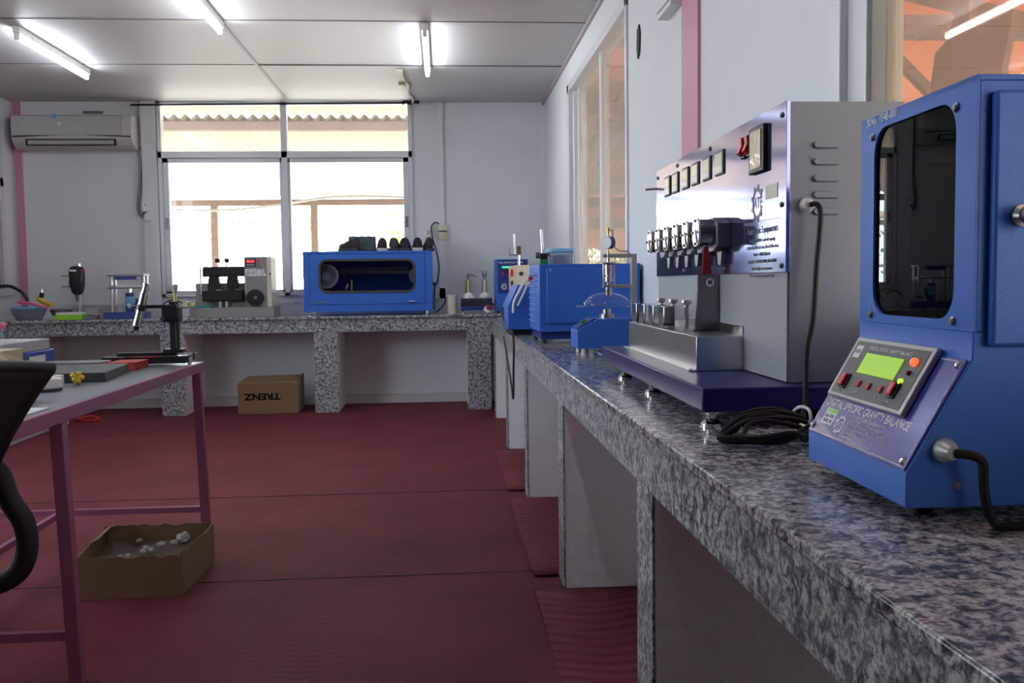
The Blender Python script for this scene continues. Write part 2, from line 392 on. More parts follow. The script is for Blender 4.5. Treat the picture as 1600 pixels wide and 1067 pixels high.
# window_2: right wall, far
x0, x1 = XR-.012, XR+.09
f = wframe('window_2', [(x0, x1, 7.07, 7.15, .98, 2.56), (x0, x1, 4.86, 4.90, .98, 2.56), (x0, x1, 4.86, 7.15, 2.50, 2.56), (x0, x1, 4.86, 7.15, .98, 1.02),
    (x0+.03, x1-.02, 5.80, 5.86, 1.0, 2.52), (x0+.03, x1-.02, 6.99, 7.07, 1.0, 2.52), (x0+.05, x1-.02, 6.9, 6.93, 1.0, 2.52)])
pane(f, (XR+.035, XR+.041, 4.88, 5.83, 1.0, 2.52), M_DGLASS); pane(f, (XR+.055, XR+.061, 5.83, 7.08, 1.0, 2.52), M_DGLASS)
# window_3: right wall, near
f = wframe('window_3', [(x0, x1, 2.24, 2.31, .98, 2.56), (x0, x1, -.4, -.36, .98, 2.56), (x0, x1, -.4, 2.31, 2.50, 2.56), (x0, x1, -.4, 2.31, .98, 1.02), (x0+.02, x1-.02, 2.14, 2.24, 1.0, 2.52), (x0+.03, x1-.02, .80, .86, 1.0, 2.52)])
MB().box(XR+.02, XR+.06, 2.065, 2.14, 1.0, 2.52).build('sash_stile', mat('old_tan_stile', (.33, .29, .23), .6), f, bevel=.003)
pane(f, (XR+.035, XR+.041, .83, 2.08, 1.0, 2.52), M_DGLASS2); pane(f, (XR+.055, XR+.061, -.38, .83, 1.0, 2.52), M_DGLASS2)
# window_4: left wall, looking into the next room
f = wframe('window_4', [(XL-.05, XL+.012, 8.56, 8.62, 1.1, 2.56), (XL-.05, XL+.012, 5.2, 5.26, 1.1, 2.56), (XL-.05, XL+.012, 6.9, 6.96, 1.1, 2.56), (XL-.05, XL+.012, 5.2, 8.62, 1.98, 2.06), (XL-.05, XL+.012, 5.2, 8.62, 2.5, 2.56), (XL-.05, XL+.05, 5.2, 8.66, 1.04, 1.10)])
pane(f, (XL-.03, XL-.024, 5.24, 8.58, 1.1, 1.99), M_DGLASS); pane(f, (XL-.03, XL-.024, 5.24, 8.58, 2.05, 2.52), M_DGLASS)
f = wframe('window_5', [(XL-.05, XL+.012, y, y+.06, 1.1, 2.5) for y in (2.2, 3.4, 4.64)] + [(XL-.05, XL+.012, 2.2, 4.7, 2.44, 2.5), (XL-.05, XL+.012, 2.2, 4.7, 1.1, 1.15)])
pane(f, (XL-.03, XL-.024, 2.22, 4.68, 1.12, 2.48), M_GLASS)
# room beyond the left window
mb = MB(); mb.box(-6.9, -6.8, 4.75, 9.6, 0, ZC); mb.box(-6.9, L0, 9.5, 9.6, 0, ZC); mb.box(-6.9, L0, 4.75, 4.85, 0, ZC); mb.box(-6.9, L0, 4.75, 9.6, -.1, 0); mb.box(-6.9, L0, 4.75, 9.6, ZC, ZC+.05)
struct('wall_far_left', mb, mat('adjoining_room_paint', (.50, .46, .36), .7))

# ------------------------------------------------------------------ granite counters
CB, CR = .83, .803
t = thing('granite_counter', 'long granite worktop along the window wall on granite-faced piers', 'counter', (-1.5, 8.2, 0))
MB().box(XL+.002, XR-.002, 8.17, YB-.001, CB-.022, CB).build('slab', G_TOP, t, bevel=.003)
MB().box(XL+.002, .42, 8.195, 8.225, CB-.135, CB-.022).build('fascia', G_FACE, t)
MB().box(XL+.002, XR-.002, 8.225, YB-.001, CB-.10, CB-.022).build('slab_underside', UNDER, t)
for xa in (-3.62, -2.385, -1.10, .215):
    p = MB().box(xa+.004, xa+.20, 8.206, YB-.001, 0.001, CB-.10).build('pier', PLAST, t)
    MB().box(xa, xa+.204, 8.2, 8.206, 0.001, CB-.135).build('granite_facing', G_FACE, p)
t = thing('granite_counter', 'granite worktop along the right wall on whitewashed piers', 'counter', (.7, 4, 0))
MB().box(.405, XR-.001, .1, 8.168, CR-.02, CR).build('slab', G_TOP, t, bevel=.004)
MB().box(.42, .445, .1, 8.19, CR-.137, CR-.02).build('fascia', G_FACE, t)
MB().box(.445, XR-.001, .1, 8.19, CR-.10, CR-.02).build('slab_underside', UNDER, t)
for ya in (.44, 1.88, 3.31, 4.745, 6.19, 7.62):
    p = MB().box(.425, XR-.001, ya, ya+.15, 0.001, CR-.137).build('pier', PLAST, t, bevel=.004)
    MB().box(.42, .425, ya-.001, ya+.151, 0.001, CR-.137).build('granite_facing', G_FACE, p)

for i, (ya, yb, xa, wh) in enumerate(((4.92, 6.10, .335, 'farthest'), (3.46, 4.72, .325, 'between the second and third piers'), (2.05, 3.27, .31, 'nearest'))):
    o = MB().grid(lambda u, v, ya=ya, yb=yb, xa=xa: (xa+u*(.95-xa), ya+v*(yb-ya), .006+.003*sin(9*v)+.004*(1-u)*cos(v*7)), 8, 12).build('floor_runner', M_RUN, solid=.007, smooth=True)
    tag(o, ('farthest maroon wavy rubber runner laid under the right counter', 'middle maroon wavy rubber runner under the right counter', 'nearest maroon wavy rubber runner under the right counter')[i], 'mat', 'rubber runners under the right counter')
mb = MB()
for y in (3.54, 4.97): mb.box(XL, .40, y-.004, y+.004, 0, .0025)
struct('trim_9', mb, mat('mat_seam', (.06, .012, .016), .7))

# ------------------------------------------------------------------ fluorescent lights
def tube_light(x, y, label):
    t = thing('fluorescent_light', label, 'light', (x, y, ZC), 0, 'fluorescent tube lights on the ceiling')
    MB().box(-.022, .022, 0, 1.22, -.045, 0).build('batten', WHITE, t, bevel=.003, world=False)
    for e in (.0, 1.195): MB().box(-.014, .014, e, e+.025, -.085, -.045).build('tube_holder', WHITE, t, bevel=.002, world=False)
    MB().cyl((0, .025, -.07), (0, 1.195, -.07), .0135, n=16).build('tube', TUBEM, t, smooth=True, world=False)
tube_light(-2.66, 6.32, 'glowing fluorescent tube on the ceiling nearest the air conditioner')
tube_light(-1.36, 4.97, 'glowing fluorescent tube at the top edge, over the pink table')
tube_light(-.08, 6.18, 'glowing fluorescent tube nearest the right wall')
tube_light(-.08, 1.3, 'fluorescent tube on the ceiling above the near end of the room')

# ------------------------------------------------------------------ outside
struct('ground', MB().box(-40, 40, -20, 60, -.4, -.3), EARTH)
def corrugated(name, x0, x1, a, b, pitch, amp, m, axis='x', n=8):
    # ribs run along the second axis; a,b = (pos, z)
    nu = int((x1-x0)/pitch*n)
    def fn(u, v):
        x = x0+(x1-x0)*u; y = a[0]+(b[0]-a[0])*v; z = a[1]+(b[1]-a[1])*v + amp*sin(2*pi*x/pitch)
        return (x, y, z) if axis == 'x' else (y, x, z)
    return MB().grid(fn, nu, 1).build(name, m, solid=.004, smooth=True)
tag(corrugated('corrugated_roof', -9, 4, (9.15, 3.02), (9.95, 2.84), .11, .018, M_ROOF_A), 'narrow corrugated sheet at the very top of the back window', 'roof')
tag(corrugated('corrugated_roof', -9, 4, (9.7, 2.78), (13.2, 2.30), .11, .018, M_ROOF_A), 'cream corrugated awning seen through the back window', 'roof')
tag(MB().box(-9, 4, 9.78, 9.88, 2.66, 2.745).build('roof_beam', DARKW), 'brown purlin under the near edge of the cream awning', 'beam')
tag(MB().box(-9, 4, 13.0, 13.08, 2.17, 2.25).build('roof_beam', DARKW), 'brown purlin at the far edge of the cream awning', 'beam')
tag(corrugated('corrugated_roof', -14, 6, (20, 2.38), (26, 2.9), .16, .03, M_ROOF_A), 'distant corrugated roof low beyond the awning posts', 'roof')
tag(MB().box(-14, 6, 20, 20.12, 2.22, 2.33).build('roof_beam', DARKW), 'beam below the edge of the distant corrugated roof', 'beam')
for x, nm in ((-3.02, 'left'), (-1.70, 'right')):
    tag(MB().box(x-.045, x+.045, 13.0, 13.09, -.3, 2.17).build('awning_post', DARKW), nm+' wooden post carrying the far edge of the cream awning', 'post')
tag(MB().tube([(-3.9, 12.9, 2.12), (-2.9, 12.9, 2.10), (-2.2, 12.9, 2.16), (-1.4, 12.9, 2.27), (-.4, 12.9, 2.25), (.3, 12.9, 2.15)], .018).build('hanging_pipe', LSTEEL), 'grey pipe sagging below the edge of the cream awning', 'pipe')
t = thing('yard_fence', 'thin grey rail on low posts running across the bright yard', 'fence', (-2, 20.3, -.3))
MB().tube([(-9, 20.3, 1.35), (5, 20.3, 1.42)], .03, smooth=0).build('rail', LSTEEL, t)
for x in (-8.9, -4.5, 0, 4.9): MB().cyl((x, 20.3, -.3), (x, 20.3, 1.36), .025, n=8).build('post', LSTEEL, t)
def tree(name, loc, R, H, label, n=1400, lm=LEAF, seed=1, group=None):
    rnd = random.Random(seed)
    t = thing(name, label, 'tree', loc, 0, group)
    MB().cyl((0, 0, 0), (0, 0, H*.7), R*.08, R*.04, 10).build('trunk', DARKW, t, world=False)
    mb = MB()
    cl = [Vector((rnd.uniform(-1, 1)*R*.7, rnd.uniform(-1, 1)*R*.7, H*.62+rnd.uniform(-1, 1)*H*.3)) for _ in range(14)]
    for k in range(n):
        c = rnd.choice(cl) + Vector((rnd.gauss(0, 1), rnd.gauss(0, 1), rnd.gauss(0, 1)))*R*.22
        a = Vector((rnd.gauss(0, 1), rnd.gauss(0, 1), rnd.gauss(0, 1))).normalized(); b = a.orthogonal().normalized(); s = R*.065*rnd.uniform(.6, 1.3)
        v = [mb.bm.verts.new(c+a*s*p+b*s*q) for p, q in ((-1, 0), (0, -.5), (1, 0), (0, .5))]; mb.bm.faces.new(v)
    mb.build('foliage', lm, t, world=False, fixn=False)
for k, (x, y, R, H, lb) in enumerate(((-8.0, 29, 1.9, 3.4, 'pale sunlit tree beyond the yard behind the grey flexing machine'), (-3.0, 31, 2.0, 3.2, 'sunlit tree beyond the yard in the middle of the back window'), (-13.5, 30, 2.0, 3.6, 'pale tree beyond the yard at the left edge of the back window'))):
    tree('tree', (x, y, -.3), R, H, lb, 900, LEAF, 20+k)
# awning and greenery outside the right windows
tag(corrugated('corrugated_roof', -3, 34, (1.3, 3.25), (6.6, 2.05), .11, .02, M_ROOF_B, axis='y'), 'salmon corrugated awning outside the right-hand windows', 'roof')
for k, y in enumerate((1.0, 3.2, 5.6, 8.0, 10.6, 14)):
    mb = MB(); mb.prism([(1.35, y, 3.12), (1.35, y, 3.20), (6.5, y, 2.02), (6.5, y, 1.92)], (0, .07, 0)); mb.box(1.35, 6.5, y, y+.07, 1.93, 2.0); mb.prism([(3.2, y, 1.97), (3.28, y, 1.97), (2.2, y, 3.0), (2.12, y, 3.0)], (0, .06, 0))
    tag(mb.build('roof_truss', DARKW), ('nearest', 'second', 'third', 'fourth', 'fifth', 'farthest')[k]+' brown truss under the salmon awning, counted from the camera', 'truss', 'trusses under the salmon awning')
for k, y in enumerate((3.2, 8.0, 14.0)):
    tag(MB().box(6.4, 6.5, y, y+.1, -.3, 1.93).build('awning_post', DARKW), ('nearest', 'middle', 'farthest')[k]+' outer post of the salmon awning', 'post', 'posts of the salmon awning')
tag(MB().box(6.35, 6.42, -3, 34, 1.92, 2.0).build('roof_beam', DARKW), 'brown edge beam along the outer side of the salmon awning', 'beam')
LEAF2 = mat('yellow_green_leaves', (.42, .42, .10), .6, var=.45, vscale=5)
for k, (x, y, R, H) in enumerate(((3.0, 37, 1.7, 4.3), (6.8, 37, 1.7, 4.3), (10.9, 38, 1.6, 4.3), (-.8, 37.5, 1.7, 4.3), (11.5, 30, 1.7, 3.3))):
    tree('hedge_bush', (x, y, -.3), R, H, ('second from the left', 'middle', 'fourth from the left', 'leftmost', 'rightmost and nearest')[k]+' of the yellow-green bushes beyond the salmon awning', 3600, LEAF2, 40+k, 'bushes beyond the salmon awning')
# rusty board leaning outside the near window
mb = MB(); mb.prism([(1.62, y_, z_) for y_, z_ in ((3.08, .9), (3.06, 1.74), (3.035, 1.83), (2.96, 1.855), (2.91, 1.94), (2.84, 1.98), (2.835, 1.85), (2.61, 1.85), (2.66, 1.70), (2.66, .9))], (.02, 0, 0))
tag(mb.build('rusty_sheet', mat('rusty_steel', (.22, .13, .09), .8, var=.25, vscale=6, bump=.2)), 'brown rusty sheet standing outside the near right window', 'sheet')
# ================================================================== wall fixtures
t = thing('air_conditioner', 'white wall-mounted split air conditioner still in its film, above the left counter', 'air conditioner', (-3.18, YB, 2.33))
def acring(x, e=0):
    return [(x, YB-.001, 2.62), (x, YB-.19, 2.61), (x, YB-.215, 2.56), (x, YB-.215, 2.42), (x, YB-.19, 2.375), (x, YB-.12, 2.325), (x, YB-.001, 2.325)]
ACW = mat('air_conditioner_white', (.52, .52, .50), .35)
MB().loft([acring(-3.72), acring(-2.69)]).build('body', ACW, t, bevel=.008)
MB().box(-3.71, -2.78, YB-.222, YB-.214, 2.43, 2.60).build('front_panel', mat('film_covered_panel', (.46, .46, .47), .22, bump=.5, bscale=22), t, bevel=.003)
mb = MB(); mb.prism([(-3.70, YB-.218, 2.425), (-3.2, YB-.222, 2.445), (-2.70, YB-.218, 2.425), (-2.70, YB-.218, 2.415), (-3.2, YB-.222, 2.435), (-3.70, YB-.218, 2.415)], (0, .01, 0)); mb.build('panel_gap', BLACK, t)
MB().prism([(-3.6, YB-.195, 2.345), (-2.83, YB-.195, 2.345), (-2.83, YB-.208, 2.40), (-3.6, YB-.208, 2.40)], (0, .012, 0)).build('outlet_recess', BLACK, t)
MB().prism([(-3.58, YB-.203, 2.355), (-2.85, YB-.203, 2.355), (-2.85, YB-.213, 2.388), (-3.58, YB-.213, 2.388)], (0, .008, 0)).build('louvre', mat('ac_louvre', (.45, .45, .42), .4), t)
MB().box(-3.36, -3.325, YB-.226, YB-.221, 2.575, 2.612).build('blue_tape', SKYB, t)
MB().lathe((-3.30, YB-.221, 2.53), (0, -1, 0), [(.016, 0), (.016, .001)], 10).build('white_sticker', PAPER, t)
tag(MB().box(-3.17, -3.0, YB-.02, YB-.001, 2.655, 2.675).build('cable_clip_bar', GUN), 'dark scrap of cable on the wall above the air conditioner', 'cable')
tag(MB().tube([(-2.685, 8.83, 2.36), (-2.68, 8.82, 2.28), (-2.685, 8.82, 2.1), (-2.70, 8.82, 1.95), (-2.715, 8.82, 1.82), (-2.70, 8.82, 1.755), (-2.67, 8.815, 1.745), (-2.655, 8.795, 1.775)], .012).build('power_cable', GUN), 'grey cable hanging from the air conditioner to the switch box', 'cable')
t = thing('switch_box', 'white switch box on the pilaster left of the back window', 'switch', (-2.63, 8.8, 1.69))
MB().box(-2.665, -2.605, 8.765, 8.80, 1.775, 1.86).build('upper_box', WHITE, t, bevel=.003); MB().box(-2.65, -2.60, 8.775, 8.80, 1.69, 1.755).build('lower_box', WHITE, t, bevel=.003)
MB().cyl((-2.635, 8.767, 1.835), (-2.635, 8.762, 1.835), .006).build('knob', BLACK, t)
t = thing('curtain_rod', 'thin dark rod and taped cable running along the top of the back window', 'rod', (-1.4, 8.78, 2.73))
MB().cyl((-2.74, 8.79, 2.722), (-.23, 8.79, 2.742), .008).build('rod', BLACK, t)
MB().tube([(-.33, 8.785, 2.735), (-.30, 8.78, 2.75), (-.26, 8.775, 2.738), (-.22, 8.78, 2.752), (-.18, 8.79, 2.748)], .016).build('tape_knot', BLACK, t)
t = thing('ceiling_cable', 'frayed dirty cable with clips running over the ceiling to the window corner', 'cable', (-.25, 8.2, ZC))
MB().tube([(-.27, 7.55, ZC-.012), (-.26, 7.8, ZC-.02), (-.235, 8.05, ZC-.012), (-.25, 8.3, ZC-.022), (-.22, 8.6, ZC-.012), (-.24, 8.78, ZC-.02)], .010).build('cord', mat('dirty_cord', (.30, .24, .18), .8, var=.4, vscale=40), t)
for y in (7.55, 8.05): MB().box(-.33, -.275, y-.05, y+.05, ZC-.02, ZC).build('clip', mat('old_yellow_plastic', (.62, .62, .42), .5), t, bevel=.003)
t = thing('breaker_box', 'small beige circuit breaker on the wall above the white socket', 'circuit breaker', (.02, YB, 1.5))
MB().box(-.022, .062, YB-.05, YB, 1.50, 1.635).build('case', BEIGE, t, bevel=.006)
MB().box(-.018, .058, YB-.054, YB-.05, 1.572, 1.585).build('slot', BLACK, t); MB().box(-.005, .045, YB-.06, YB-.05, 1.53, 1.562).build('lever', BEIGE, t, bevel=.002)
MB().cyl((.01, YB-.0605, 1.54), (.01, YB-.063, 1.54), .006).build('indicator', PAPER, t)
t = thing('junction_box', 'white junction box on the wall left of the beige breaker', 'box', (-.11, YB, 1.51))
MB().box(-.155, -.075, YB-.04, YB, 1.525, 1.61).build('case', WHITE, t, bevel=.004); MB().box(-.13, -.10, YB-.042, YB-.04, 1.55, 1.585).build('cover', GCARD, t)
t = thing('wall_socket', 'white double socket on the wall right of the big blue cabinet', 'socket', (0, YB, .96))
MB().box(-.07, .066, YB-.035, YB, .955, 1.06).build('plate', WHITE, t, bevel=.004)
for x in (-.035, .02):
    for dx, dz in ((0, .018), (-.012, -.006), (.012, -.006)): MB().cyl((x+dx, YB-.0345, 1.0+dz), (x+dx, YB-.037, 1.0+dz), .004, n=8).build('socket_hole', BLACK, t)
tag(MB().tube([(-.01, 8.82, 1.645), (-.05, 8.81, 1.66), (-.085, 8.80, 1.62), (-.078, 8.80, 1.53), (-.045, 8.79, 1.40), (-.02, 8.79, 1.25), (-.04, 8.79, 1.12), (-.06, 8.79, 1.07), (-.068, 8.79, 1.0), (-.07, 8.74, .93), (-.07, 8.7, .86)], .006).build('power_cable', BLACK), 'black cable looping down the wall from the beige breaker', 'cable')
tag(MB().tube([(.035, 8.80, .95), (.02, 8.78, .91), (-.02, 8.77, .86), (-.045, 8.76, .842), (-.06, 8.7, .838)], .006).build('power_cable', BLACK), 'black cable curling from the socket behind the cream canister', 'cable')
t = thing('cable_trunking', 'white trunking box high on the right wall beside the pink strip', 'box', (XR, 3.87, 2.17))
MB().box(XR-.05, XR, 3.76, 4.0, 2.19, 2.45).build('case', WHITE, t, bevel=.004); MB().box(XR-.058, XR-.05, 3.78, 3.98, 2.21, 2.43).build('lid', WALL, t, bevel=.002)
o = MB().prism([(XR-.008, 4.60, 2.17), (XR-.008, 4.56, 2.19), (XR-.008, 4.545, 2.28), (XR-.008, 4.57, 2.33), (XR-.008, 4.61, 2.31), (XR-.008, 4.62, 2.22)], (.008, 0, 0)).build('wall_bracket', MBLACK, bevel=.003); tag(o, 'small dark bracket high on the right wall by the far window', 'bracket')
mb = MB(); mb.box(-3.87, .3, YB-.012, YB, .935, .955); struct('trim_10', mb, WALL)

# ================================================================== back counter, left to right
t = thing('plastic_bowl', 'shallow cloudy container with a pale blue rim on the counter by the left window', 'bowl', (-3.55, 8.45, CB))
MB().lathe((-3.55, 8.45, CB), (0, 0, 1), [(.10, 0), (.14, .08), (.145, .10), (.135, .10), (.095, .006)], 28).build('bowl', M_CLOUDY, t, smooth=True)
MB().lathe((-3.55, 8.45, CB+.095), (0, 0, 1), [(.15, 0), (.152, .012), (.138, .012), (.138, 0)], 28).build('rim', SKYB, t, smooth=True)
tag(MB().lathe((-3.325, 8.56, CB), (0, 0, 1), [(.05, 0), (.09, .07), (.095, .085), (.085, .085), (.045, .008)], 24).build('plastic_bowl', mat('smoky_purple_plastic', (.22, .15, .20), .4), smooth=True), 'smoky purple bowl beside the green tray', 'bowl')
t = thing('hand_tool', 'yellow and black hand tool standing in the containers at the left', 'tool', (-3.42, 8.4, .93))
MB().tube([(-3.47, 8.45, 1.01), (-3.40, 8.42, .975), (-3.34, 8.40, .955)], .02).build('grip', YEL, t, smooth=True)
MB().tube([(-3.44, 8.44, 1.02), (-3.43, 8.44, 1.06)], .018).build('head', BLACK, t, smooth=True); MB().tube([(-3.43, 8.44, 1.06), (-3.43, 8.44, 1.09)], .006).build('tip', CHROME, t)
tag(MB().tube([(-3.60, 8.36, .985), (-3.5, 8.34, .975), (-3.42, 8.33, .955), (-3.35, 8.33, .93)], .012).build('pink_strap', PINKP), 'pink strap draped across the containers at the left end', 'strap')
tag(MB().tube([(-3.83, 8.5, 1.115), (-3.72, 8.5, 1.12), (-3.6, 8.46, 1.06), (-3.56, 8.46, .985)], .014).build('black_hose', BLACK), 'short black hose bending down from the left window sill', 'hose')
# drill press
t = thing('drill_press', 'small bench drill press with black motor head and red-tipped lever', 'drill', (-3.16, 8.5, CB))
MB().box(-3.24, -3.07, 8.42, 8.66, CB, CB+.03).build('base', GUN, t, bevel=.004)
MB().cyl((-3.16, 8.56, CB+.03), (-3.16, 8.56, 1.31), .021).build('column', CHROME, t, smooth=True)
def dr(z, w, d): return [(-3.155+w*cos(a)*(1 if abs(cos(a)) < .8 else 1), 8.5+d*sin(a), z) for a in [2*pi*k/20 for k in range(20)]]
MB().loft([dr(1.04, .025, .03), dr(1.06, .045, .06), dr(1.12, .058, .08), (dr(1.2, .062, .085)), dr(1.25, .062, .085), dr(1.275, .05, .07), dr(1.285, .03, .05)]).build('motor_head', MBLACK, t, smooth=True)
MB().box(-3.185, -3.13, 8.411, 8.418, 1.24, 1.255).build('name_plate', PAPER, t)
MB().cyl((-3.15, 8.47, 1.04), (-3.15, 8.47, .98), .018, .010).build('chuck', GUN, t, smooth=True)
MB().cyl((-3.2, 8.48, 1.0+.1), (-3.2, 8.48, 1.17), .018).build('depth_stop', GREENB, t)
for p, q, r, m_ in (((-3.11, 8.46, 1.15), (-3.075, 8.40, 1.235), .004, CHROME),): 
    h = MB().cyl(p, q, r).build('feed_lever', m_, t); MB().sphere((-3.073, 8.40, 1.243), .014).build('lever_knob', RED, h, smooth=True)
MB().cyl((-3.20, 8.46, 1.20), (-3.26, 8.43, 1.205), .005).build('side_lever', GUN, t); MB().cyl((-3.2, 8.45, 1.11), (-3.265, 8.43, 1.112), .005).build('side_lever', GUN, t)
t = thing('parts_tray', 'lime green tray holding a white lid, in front of the drill press', 'tray', (-3.15, 8.3, CB))
mb = MB(); mb.box(-3.262, -3.04, 8.24, 8.40, CB, CB+.042); mb.build('tray', LIME, t, bevel=.004); MB().box(-3.25, -3.05, 8.25, 8.39, CB+.042, CB+.062).build('lid', WHITE, t, bevel=.003)
tag(MB().box(-3.035, -2.93, 8.28, 8.38, CB, CB+.035).build('small_box', GUN, bevel=.003), 'flat dark grey box between the green tray and the blue press base', 'box')
tag(MB().box(-3.06, -2.92, 8.70, 8.78, CB, CB+.085).build('small_box', GCARD, bevel=.003), 'pale grey box against the wall behind the green tray', 'box')
# hydraulic press
t = thing('hydraulic_press', 'hydraulic bottle-jack press with steel frame and blue base', 'press', (-2.7, 8.45, CB))
MB().box(-2.90, -2.55, 8.36, 8.54, CB, CB+.055).build('base', mat('royal_blue_paint', (.02, .05, .27), .35), t, bevel=.004)
for x in (-2.835, -2.565):
    for y in (8.40, 8.50): MB().cyl((x, y, CB+.055), (x, y, 1.215), .012).build('column', STEEL, t, smooth=True)
MB().box(-2.865, -2.545, 8.37, 8.53, 1.195, 1.21).build('top_beam', GUN, t, bevel=.003)
MB().box(-2.80, -2.62, 8.38, 8.52, 1.165, 1.195).build('blue_plate', mat('royal_blue_paint', (0, 0, 0)), t, bevel=.003)
MB().box(-2.865, -2.545, 8.37, 8.53, 1.085, 1.10).build('middle_beam', GUN, t, bevel=.003); MB().box(-2.78, -2.58, 8.36, 8.5, 1.10, 1.118).build('paper_stack', PAPER, t)
j = MB().cyl((-2.70, 8.45, CB+.055), (-2.70, 8.45, 1.05), .036).build('bottle_jack', mat('royal_blue_paint', (0, 0, 0)), t, smooth=True)
MB().cyl((-2.70, 8.45, 1.05), (-2.70, 8.45, 1.085), .018).build('ram', CHROME, j); MB().lathe((-2.70, 8.45, .94), (0, 0, 1), [(.037, 0), (.037, .08)], 20).build('jack_label', SKYB, j, smooth=True)
MB().tube([(-2.66, 8.43, .92), (-2.63, 8.41, .97), (-2.63, 8.40, 1.0)], .012).build('pump', mat('royal_blue_paint', (0, 0, 0)), j); MB().cyl((-2.6, 8.40, .92), (-2.52, 8.38, .925), .012).build('valve', CHROME, t)
# gauges
t = thing('gas_regulator', 'brass regulator with two small yellow-faced dials', 'gauge', (-2.13, 8.15, CB))
MB().cyl((-2.175, 8.2, CB+.095), (-2.08, 8.2, CB+.095), .008).build('valve_body', LSTEEL, t, smooth=True)
MB().cyl((-2.125, 8.2, CB+.02), (-2.125, 8.2, CB+.12), .006).build('stem', GUN, t); MB().lathe((-2.125, 8.2, CB), (0, 0, 1), [(.02, 0), (.02, .012), (.008, .02)], 16).build('foot', mat('old_brass', (.40, .26, .10), .4, .8), t)
for x in (-2.16, -2.095):
    g = MB().cyl((x, 8.195, CB+.12), (x, 8.17, CB+.12), .028).build('dial', GUN, t, smooth=True); MB().cyl((x, 8.17, CB+.12), (x, 8.168, CB+.12), .020).build('dial_face', mat('yellow_dial', (.55, .50, .16), .4), g)
MB().tube([(-2.19, 8.2, .96), (-2.26, 8.25, .985), (-2.35, 8.3, .97), (-2.4, 8.35, .93)], .006).build('hose', BLACK, t)
# grey flexing machine
t = thing('flexing_machine', 'grey leather flexing machine with red digital counter and black handwheel', 'machine', (-1.8, 8.45, CB))
MG = mat('machine_grey', (.25, .25, .24), .4)
MB().box(-2.14, -1.44, 8.27, 8.60, CB, CB+.085).build('base_tray', MG, t, bevel=.003)
MB().box(-2.13, -1.70, 8.42, 8.60, CB+.085, 1.125).build('lower_housing', MG, t, bevel=.003)
MB().box(-1.70, -1.51, 8.36, 8.60, CB+.085, 1.35).build('control_column', MG, t, bevel=.003)
MB().box(-1.51, -1.47, 8.36, 8.60, CB+.085, 1.345).build('side_cover', CRM, t, bevel=.003)
MB().cyl((-1.48, 8.355, 1.2), (-1.48, 8.345, 1.2), .008).build('side_knob', BLACK, t)
MB().box(-1.685, -1.60, 8.350, 8.36, 1.265, 1.33).build('counter_display', BLACK, t); text('digits', '88:88', .030, LEDR, t, (-1.643, 8.3485, 1.308), (1, 0, 0), (0, 0, 1), 'CENTER', world=True, bold=.001)
for k in range(4): MB().box(-1.675+.018*k, -1.664+.018*k, 8.347, 8.35, 1.275, 1.283).build('key', PAPER, t)
MB().box(-1.585, -1.565, 8.35, 8.36, 1.30, 1.325).build('switch', RED, t); MB().box(-1.585, -1.565, 8.35, 8.36, 1.255, 1.28).build('switch', GREENB, t)
MB().box(-1.69, -1.52, 8.356, 8.36, 1.18, 1.245).build('rating_plate', mat('crinkled_foil', (.45, .45, .46), .25, .5, bump=.6, bscale=60), t)
w_ = MB().lathe((-1.61, 8.36, .995), (0, -1, 0), [(.072, 0), (.072, .03), (.05, .035), (.02, .035)], 36).build('handwheel', MBLACK, t, smooth=True)
MB().lathe((-1.61, 8.325, .995), (0, -1, 0), [(.018, 0), (.012, .006), (.004, .006)], 20).build('hub', CHROME, w_, smooth=True)
MB().box(-2.045, -1.70, 8.32, 8.40, 1.18, 1.265).build('upper_clamp', MBLACK, t, bevel=.010); MB().box(-2.05, -1.71, 8.30, 8.40, .97, 1.06).build('lower_clamp', MBLACK, t, bevel=.010)
for xa in (-2.0, -1.84):
    MB().loft([[(x, y, z) for x, y in ((xa+i, 8.33), (xa+.085-i, 8.33), (xa+.085-i, 8.38), (xa+i, 8.38))] for z, i in ((1.045, 0), (1.09, -.008), (1.15, .0), (1.185, .006))]).build('test_specimen', MBLACK, t, smooth=True)
for x in (-1.925, -1.845): 
    k = MB().cyl((x, 8.36, 1.265), (x, 8.36, 1.30), .008).build('clamp_screw', CHROME, t); MB().cyl((x, 8.36, 1.30), (x, 8.36, 1.335), .019).build('knob', MBLACK, k, smooth=True)
for x in (-2.07, -1.695): MB().cyl((x, 8.36, 1.03), (x, 8.36, 1.25), .006).build('guide_rod', STEEL, t)
for xa in (-2.06, -1.93, -1.77): MB().box(xa, xa+.045, 8.315, 8.325, 1.062, 1.072).build('metal_tab', CHROME, t)
for x in (-1.915, -1.86): MB().cyl((x, 8.36, CB+.085), (x, 8.36, .97), .012).build('support_rod', STEEL, t)
MB().box(-2.10, -1.98, 8.31, 8.38, CB+.086, CB+.10).build('teal_strip', TEAL, t)
# blue abrasion cabinet
t = thing('testing_cabinet', 'long blue metal cabinet with rounded dark window, under the row of shoes', 'cabinet', (-.63, 8.4, CB))
X0, X1, Z0, Z1 = -1.185, -.08, .865, 1.385; YF_ = 8.27
mb = MB(); mb.box(X0, X1, YF_, YF_+.02, Z0, .925); mb.box(X0, X1, YF_, YF_+.02, 1.365, Z1); mb.box(X0, -1.135, YF_, YF_+.02, .925, 1.365); mb.box(-.14, X1, YF_, YF_+.02, .925, 1.365)
mb.box(X0, X0+.01, YF_+.02, 8.72, Z0, Z1); mb.box(X1-.01, X1, YF_+.02, 8.72, Z0, Z1); mb.box(X0+.01, X1-.01, YF_+.02, 8.72, Z0, Z0+.01); mb.box(X0+.01, X1-.01, YF_+.02, 8.72, Z1-.01, Z1); mb.box(X0+.01, X1-.01, 8.71, 8.72, Z0+.01, Z1-.01)
